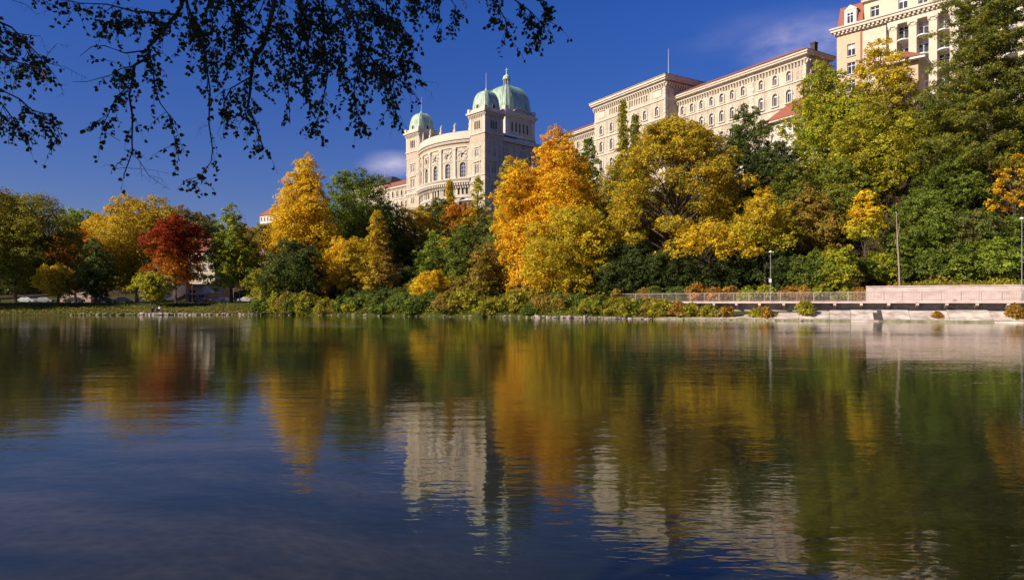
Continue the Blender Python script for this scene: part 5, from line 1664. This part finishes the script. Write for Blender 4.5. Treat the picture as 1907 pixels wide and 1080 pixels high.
for (px, t_, Y, r, lab) in ((358, 528, 158, .13, 'pale post left of the kiosk panel'), (431, 546, 156, .16, 'short thick pale post beside the conical tree trunk'), (439, 548, 156, .10, 'thin pale post middle of three right of conical tree'), (446, 530, 158, .12, 'tall pale post rightmost of three right of conical tree'), (435, 535, 160, .08, 'thin pale pole behind the short thick post'), (139, 540, 160, .1, 'thin pale post behind the dark narrow tree')):
    x = PX(px, Y); g = gz(x, Y); b = MB()
    h = PZ(t_, Y)-g
    b.lathe((0, 0, 0), [(r*1.3, 0), (r, .15), (r*.9, h-.1), (r*.5, h)], 8)
    o = b.build('post', M['bark_pale']); o.location = (x, Y, g); tag(o, lab, 'post')
x = PX(345, 176); g = gz(x, 176)
ki = empty('kiosk', (x, 176, g), R(4), 'low flat roofed kiosk with blue and white panel behind the red maple', 'kiosk')
W_ = 67/F*176
block(ki, 0, W_, .6, 5, 0, 4.6, [('S', 1.4, .3, 1.6, 3.2, False, 'sill'), ('S', 3.6, .3, 1.6, 3.2, False, 'sill')], 'render_pink')
b = MB(); b.box(-.5, W_+.3, -.6, 5.4, 4.6, 4.9); b.box(-.5, W_*.62, -.9, .58, 2.2, 2.45); b.build('roof', M['concrete'], ki)
m_ = mat('blue_white_panel', (.10, .22, .42), .6, .3, .7, col2=(.75, .75, .8))
b = MB(); b.box(W_*.45, W_-.1, .3, .55, 2.7, 4.5); b.build('panel', m_, ki)
b = MB()
for k in range(4): b.tube([(.2+k*1.6, -.4, 0), (.2+k*1.6, -.4, 4.6)], [.06, .06], 6)
b.build('column', M['light_metal'], ki)

def seated(name_label, px, d, face, shirt, hair, sc=1.0, lean=0):
    s = s_at_px(px, d); x, y = along(s, d)
    bm = bpy.data.meshes.new('body')
    J = {'pel': (0, 0, .12), 'sp': (0, .03, .34), 'ch': (0, .02, .52), 'nk': (0, .0, .68), 'hd': (0, -.03, .80), 'ht': (0, -.02, .93)}
    for sx, t in ((-1, 'l'), (1, 'r')):
        J['hip'+t] = (sx*.10, -.02, .12); J['kn'+t] = (sx*.15, -.42, .36); J['an'+t] = (sx*.14, -.52, -.06); J['to'+t] = (sx*.15, -.68, -.1)
        J['sh'+t] = (sx*.19, .02, .60); J['el'+t] = (sx*.27, -.14, .38); J['wr'+t] = (sx*.17, -.36, .40); J['ha'+t] = (sx*.13, -.46, .39)
    names = list(J); ix = {n: i for i, n in enumerate(names)}
    E_ = [('pel', 'sp'), ('sp', 'ch'), ('ch', 'nk'), ('nk', 'hd'), ('hd', 'ht')]
    for t in 'lr': E_ += [('pel', 'hip'+t), ('hip'+t, 'kn'+t), ('kn'+t, 'an'+t), ('an'+t, 'to'+t), ('ch', 'sh'+t), ('sh'+t, 'el'+t), ('el'+t, 'wr'+t), ('wr'+t, 'ha'+t)]
    bm.from_pydata([J[n] for n in names], [(ix[a], ix[b]) for a, b in E_], [])
    tmp = bpy.data.objects.new('tmp', bm); COL.objects.link(tmp)
    tmp.modifiers.new('s', 'SKIN'); sb_ = tmp.modifiers.new('u', 'SUBSURF'); sb_.levels = 1
    rad = {'pel': .15, 'sp': .14, 'ch': .16, 'nk': .055, 'hd': .10, 'ht': .08}
    for t in 'lr': rad.update({'hip'+t: .10, 'kn'+t: .075, 'an'+t: .05, 'to'+t: .04, 'sh'+t: .07, 'el'+t: .05, 'wr'+t: .035, 'ha'+t: .04})
    for n, i in ix.items(): bm.skin_vertices[0].data[i].radius = (rad[n], rad[n])
    bm.skin_vertices[0].data[0].use_root = True
    dg = bpy.context.evaluated_depsgraph_get()
    me = bpy.data.meshes.new_from_object(tmp.evaluated_get(dg))
    bpy.data.objects.remove(tmp)
    me.name = 'body'
    me.materials.clear()
    for c in (shirt, (.03, .035, .06), (.42, .25, .18)): me.materials.append(mat('cloth', c, .9))
    for p in me.polygons:
        c = p.center
        p.material_index = 2 if (c.z > .67 or (c.y < -.37 and .33 < c.z < .47 and abs(c.x) < .2 and False)) else (1 if c.y < -.1 and c.z < .5 and not (abs(c.x) > .17 and c.z > .36 and c.y > -.3) or c.z < .2 else 0)
        p.use_smooth = True
    o = empty('person', (x, y, gz(x, y)+.38), R(face), name_label, 'person', 'people seated at the waterline')
    o.scale = (sc, sc, sc)
    link('body', me, o)
    h = MB(); h.lathe((0, .015, .80), [(.095, -.02), (.118, .05), (.11, .11), (.07, .16), (.01, .175)], 10); h.build('hair', mat('hair', hair, .8), o, smooth=True)
seated('person in dark clothes sitting on the boulders by the water', 285, 1.2, 20, (.02, .022, .03), (.02, .015, .01), 1.25)
seated('person in pale clothes sitting on the bank beside the dark clothed person', 297, 2.0, -30, (.6, .5, .5), (.05, .03, .02), 1.2)

# ------------------------------------------------------------------ the birch on the near bank whose branches hang into the top of the view
def birch():
    rs = random.Random(99); rng = np.random.RandomState(99)
    base = Vector((-6.6, .2, .5))
    o = empty('birch_tree', base, 0, 'dark birch branches with small leaves hanging into the top of the view', 'birch tree')
    LEAFV = [(0, 0), (.34, .12), (.46, .36), (.30, .68), (0, 1.05), (-.30, .68), (-.46, .36), (-.34, .12)]
    def leaf_shape(bend):
        v = [(x, .0+abs(x)*bend-.12*(y-.5)**2, -y) for x, y in LEAFV]
        return v
    BR = [
     ([(337, -70), (338, 10), (330, 27), (310, 50), (290, 73), (277, 88), (277, 107), (250, 123), (247, 147), (240, 180), (248, 217), (247, 267), (245, 283), (230, 327)], 7.4, .022, 16),
     ([(277, 107), (283, 123), (290, 167), (300, 193), (317, 217), (328, 267), (336, 300)], 7.2, .008, 12),
     ([(277, 92), (233, 98), (193, 87), (170, 89), (147, 105)], 7.2, .007, 1),
     ([(250, 123), (223, 127), (205, 140), (160, 152), (135, 152)], 7.1, .006, 8),
     ([(240, 160), (215, 180), (200, 215), (190, 240), (225, 262)], 7.1, .005, 9),
     ([(340, -40), (353, 20), (367, 57), (380, 87), (390, 167), (388, 233), (397, 277), (392, 303), (373, 330), (345, 335)], 7.8, .012, 10),
     ([(514, -70), (511, 0), (503, 47), (490, 88), (472, 111), (467, 145), (464, 176), (459, 202), (474, 228), (485, 254), (491, 277)], 7.0, .024, 22),
     ([(590, -60), (601, 0), (600, 26), (607, 52), (599, 78), (609, 104), (609, 145), (596, 207), (583, 240)], 7.6, .016, 24),
     ([(600, -70), (625, 0), (648, 21), (664, 47), (670, 78), (695, 114), (718, 138), (745, 150), (765, 157)], 7.9, .022, 20),
     ([(670, 78), (672, 111), (661, 166), (661, 205), (679, 240)], 7.7, .009, 16),
     ([(718, 140), (728, 160), (732, 180), (735, 200)], 7.9, .007, 11),
     ([(503, 47), (523, 56), (526, 104), (531, 130), (535, 160), (542, 233)], 6.8, .009, 18),
     ([(350, 10), (363, 47), (378, 83), (389, 124), (384, 170)], 7.1, .010, 14),
     ([(467, 145), (430, 165), (415, 195), (440, 215)], 6.9, .007, 10),
     ([(330, 27), (250, 20), (200, 10), (150, 5), (122, -2)], 7.4, .010, 20),
     ([(310, 50), (260, 40), (215, 45), (185, 40)], 7.2, .007, 14),
     ([(648, 21), (695, 20), (740, 35), (760, 65), (765, 92)], 8.2, .009, 16),
     ([(695, 114), (730, 105), (752, 115), (762, 110)], 8.0, .007, 12),
     ([(400, -60), (430, 10), (445, 50), (440, 90), (425, 120)], 6.7, .012, 18),
     ([(560, -60), (560, 20), (565, 60), (555, 100), (570, 150), (575, 190)], 7.2, .012, 22),
     ([(700, -60), (690, 0), (715, 45), (735, 70)], 8.4, .010, 12),
     ([(780, -90), (800, -20), (815, 10), (818, 40), (812, 62)], 8.0, .010, 9),
     ([(800, -60), (835, -10), (850, 15), (845, 30)], 8.0, .008, 7),
     ([(850, -90), (890, -30), (925, 10), (945, 45), (940, 80)], 8.2, .012, 13),
     ([(900, -60), (950, -5), (985, 20), (1010, 45), (1000, 70)], 8.4, .010, 13),
     ([(950, -60), (1000, -10), (1024, 20), (1018, 50)], 8.4, .007, 10),
     ([(-70, 0), (-15, 35), (20, 50), (45, 75), (75, 105), (80, 116)], 6.6, .012, 16),
     ([(-60, 60), (-5, 95), (30, 115), (60, 125), (75, 130)], 6.4, .008, 16),
     ([(-60, 130), (0, 165), (35, 185), (60, 205), (95, 215), (117, 262)], 6.6, .008, 16),
     ([(-50, 180), (0, 192), (20, 215), (40, 240), (48, 258)], 6.5, .007, 12),
     ([(-40, 90), (10, 60), (40, 62), (75, 70)], 6.3, .006, 9)]
    BARE = [([(245, 283), (262, 303), (277, 327), (295, 340), (317, 353)], 7.3, .004), ([(277, 327), (300, 332), (303, 336)], 7.3, .002), ([(260, 300), (264, 320), (264, 338)], 7.3, .002), ([(235, 312), (215, 315), (198, 305)], 7.3, .003), ([(238, 313), (285, 317), (327, 326)], 7.3, .0025),
     ([(80, 116), (120, 125), (150, 140), (165, 146)], 6.7, .003), ([(82, 116), (90, 100), (105, 82), (135, 87)], 6.7, .003), ([(84, 118), (105, 145), (115, 165), (119, 180)], 6.7, .003), ([(90, 102), (82, 88), (78, 70)], 6.7, .002), ([(20, 0), (50, 10), (68, 28), (100, 15)], 6.9, .003),
     ([(485, 254), (480, 270), (478, 282)], 7.0, .002), ([(440, 215), (415, 222), (405, 250), (415, 262)], 7.0, .003), ([(459, 202), (445, 235), (458, 258)], 7.0, .003), ([(778, 160), (795, 152), (815, 155)], 8.0, .003), ([(778, 158), (800, 170), (805, 176)], 8.0, .002), ([(747, 218), (735, 230), (728, 248)], 7.9, .002), ([(745, 215), (752, 232), (757, 240)], 7.9, .002), ([(390, 233), (372, 238), (368, 250)], 7.8, .002)]
    START = []
    for k in range(16):
        x0 = 345+(775-345)*(k+rs.uniform(.1, .9))/16; x = x0; y = rs.uniform(-60, -20); yb = rs.uniform(80, 185)-max(0, x0-690)*.6; pts = []
        while y < yb:
            pts.append((x, y)); x += rs.uniform(-13, 15); y += rs.uniform(18, 34)
        BR.append((pts, rs.uniform(6.8, 8.2), .007, 13))
    L = []                                                   # leaves: position, direction it hangs, size
    for bi, (pts, Y, r, nt_) in enumerate(BR):
        n = len(pts)
        p3 = [P(px+rs.uniform(-2, 2), py+rs.uniform(-2, 2), Y+.5*math.sin(bi*1.7+k*.8)-.3*k/n) for k, (px, py) in enumerate(pts)]
        START.append(p3[0])
        mb = MB(); mb.tube([p-base for p in p3], [r*(1-.82*k/(n-1))+.0012 for k in range(n)], 6)
        mb.build('branch', M['birch_bark'], o)
        tw = MB()
        for q in range(int(nt_*1.75)):
            k = (rs.uniform(.02, .999)**1.25)*(n-1); i = int(k)
            a = p3[i].lerp(p3[min(i+1, n-1)], k-i)
            d = (p3[min(i+1, n-1)]-p3[i]).normalized()*.6+Vector((rs.uniform(-1, 1), rs.uniform(-1, 1), rs.uniform(-1.1, .35)))
            d.normalize()
            ln = rs.uniform(.12, .38)
            seg = [a]
            for z in range(4):
                d = (d+Vector((0, 0, -.22))).normalized(); seg.append(seg[-1]+d*ln/4)
            tw.tube([p-base for p in seg], [.003, .0026, .0022, .0018, .001], 4, cap=False)
            nl = rs.randint(6, 12)
            for z in range(nl):
                kk = rs.uniform(.15, 1.0)*4; j = min(3, int(kk))
                c = seg[j].lerp(seg[j+1], kk-j)
                h = Vector((rs.uniform(-.8, .8), rs.uniform(-.8, .8), rs.uniform(-1.0, .1)))
                L.append((c, h.normalized(), rs.uniform(.028, .050)*Y/7.4))
        if tw.v: tag(tw.build('twig', M['birch_bark'], o), kind='stuff')
    for (pts, Y, r) in BARE:
        n = len(pts); p3 = [P(px, py, Y) for px, py in pts]
        mb = MB(); mb.tube([p-base for p in p3], [r*(1-.7*k/(n-1)) for k in range(n)], 5); 
        for k in range(n-1):
            for q in range(2):
                a = p3[k].lerp(p3[k+1], rs.random()); mb.tube([a-base, a-base+Vector((rs.uniform(-.05, .05), rs.uniform(-.05, .05), rs.uniform(-.08, .02)))], [.0016, .0008], 3, cap=False)
        tag(mb.build('bare_twig', M['birch_bark'], o), kind='stuff')
    # leaf meshes
    def leaf_mesh(v, col, name):
        me = bpy.data.meshes.new(name); me.from_pydata(v, [], [(0, 1, 2, 3, 4), (0, 4, 5, 6, 7)])
        a = me.attributes.new('Col', 'FLOAT_COLOR', 'POINT'); a.data.foreach_set('color', [x for _ in v for x in (*col, 1)])
        me.materials.append(M['leaf']); return me
    cols = [(.045, .06, .014), (.06, .07, .015), (.035, .05, .012), (.05, .065, .02), (.16, .09, .02), (.24, .15, .025)]
    variants = [leaf_mesh(leaf_shape(b), c, 'leaf') for b, c in zip((.3, -.2, .5, .1, .3, .2), cols)]
    def leaf_mat(c, h, sz):
        z = -h; x = z.cross(Vector((rs.uniform(-1, 1), rs.uniform(-1, 1), rs.uniform(-.3, .3)))); x.normalize(); y = z.cross(x)
        m = Matrix((x, y, z)).transposed().to_4x4()
        return Matrix.Translation(c-base+h*sz*.3) @ m @ Matrix.Scale(sz, 4)
    def shown(c):
        px = PX0+c.x/c.y*F; py = HY-(c.z-CZ)/c.y*F
        return -5 < px < 1912 and py > -3
    vis = [l for l in L if shown(l[0])]; vis.sort(key=lambda l: -l[2]/l[0].y)
    big = vis[:300]; ids = {id(l) for l in big}
    for l in big:
        k = rs.choice((0, 0, 1, 1, 2, 2, 3, 3, 3, 4)); q = link('leaf', variants[k], o); q.matrix_local = leaf_mat(*l)
    fv, ff, fc = [], [], []
    for l in L:
        if id(l) in ids: continue
        m = leaf_mat(*l); k = rs.choice((0, 0, 0, 1, 1, 1, 2, 2, 2, 3, 3, 3, 4, 5)); b = len(fv)
        for p in leaf_shape((.3, -.2, .5, .1, .3, .2)[k]): fv.append(tuple(m @ Vector(p)))
        ff += [(b, b+1, b+2, b+3, b+4), (b, b+4, b+5, b+6, b+7)]; fc += [x for _ in range(8) for x in (*cols[k], 1)]
    me = bpy.data.meshes.new('foliage'); me.from_pydata(fv, [], ff)
    a = me.attributes.new('Col', 'FLOAT_COLOR', 'POINT'); a.data.foreach_set('color', fc); me.materials.append(M['leaf'])
    tag(link('foliage', me, o), kind='stuff')
    # trunk and the main limbs that carry the branches, out of the top of the frame
    mb = MB(); tp = [Vector((0, 0, -.3)), Vector((.1, .1, 2)), Vector((0, .3, 5)), Vector((.2, .6, 8)), Vector((.1, .9, 11)), Vector((.2, 1.1, 14))]
    mb.tube(tp, [.27, .22, .19, .15, .1, .03], 10)
    mb.build('trunk', M['birch_bark'], o)
    on_limbs = []
    mains = {0: 5.2, 6: 5.6, 8: 6.2, 23: 6.8, 26: 4.4, 18: 5.0, 20: 6.5}
    for i, zb in mains.items():
        b = Vector((.05, .35, zb)); e = START[i]-base; m = b.lerp(e, .55)+Vector((0, 0, .9))
        q = [b, b.lerp(m, .5)+Vector((0, 0, .25)), m, m.lerp(e, .6)+Vector((0, 0, .15)), e]
        mb = MB(); mb.tube(q, [.065, .052, .042, .032, BR[i][2]], 7); mb.build('limb', M['birch_bark'], o)
        for k in range(4):
            for f in (0, .33, .66): on_limbs.append(q[k].lerp(q[k+1], f))
    for i, st in enumerate(START):
        px_, py_ = BR[i][0][0]
        if i in mains or not (py_ < -15 or px_ < -20): continue
        e = st-base
        a = min(on_limbs, key=lambda p: (p-e).length+max(0, e.z-p.z))
        mb = MB(); mb.tube([a, a.lerp(e, .4)+Vector((0, 0, .12)), a.lerp(e, .75)+Vector((0, 0, .08)), e], [BR[i][2]*1.9, BR[i][2]*1.6, BR[i][2]*1.3, BR[i][2]], 6); mb.build('limb', M['birch_bark'], o)
    lobes = []  # out-of-view crown lobes, placed sunward so they shade the hanging branches
    for x0 in (-5.4, -4.2, -3.0, -1.8, -.6, .5):
        for t, dz in ((5.2, 0), (6.6, .5), (6.0, -.6)):
            c = Vector((x0, 7.2, 4.5+dz))+SUN_DIR*t
            lobes.append((c.x+rs.uniform(-.3, .3), c.y+rs.uniform(-.4, .2), c.z+.5, rs.uniform(1.3, 1.7)))
    for k in range(9): lobes.append((base.x+rs.uniform(-2.5, 2.5), base.y+rs.uniform(-2, 2.5), rs.uniform(9, 14), 1.7))
    p, nn, ss, cc, _ = crown_leaves(rng, base.x, base.y, 6, 15, 5, 'round', (.06, .075, .015), (.2, .12, .02), 'noise', .9, .11, lobes=lobes)
    leaf_cloud('crown', (p-np.array(base)).astype(np.float32), nn, ss, cc, M['leaf'], o, aspect=.8, rng=rng)
birch()
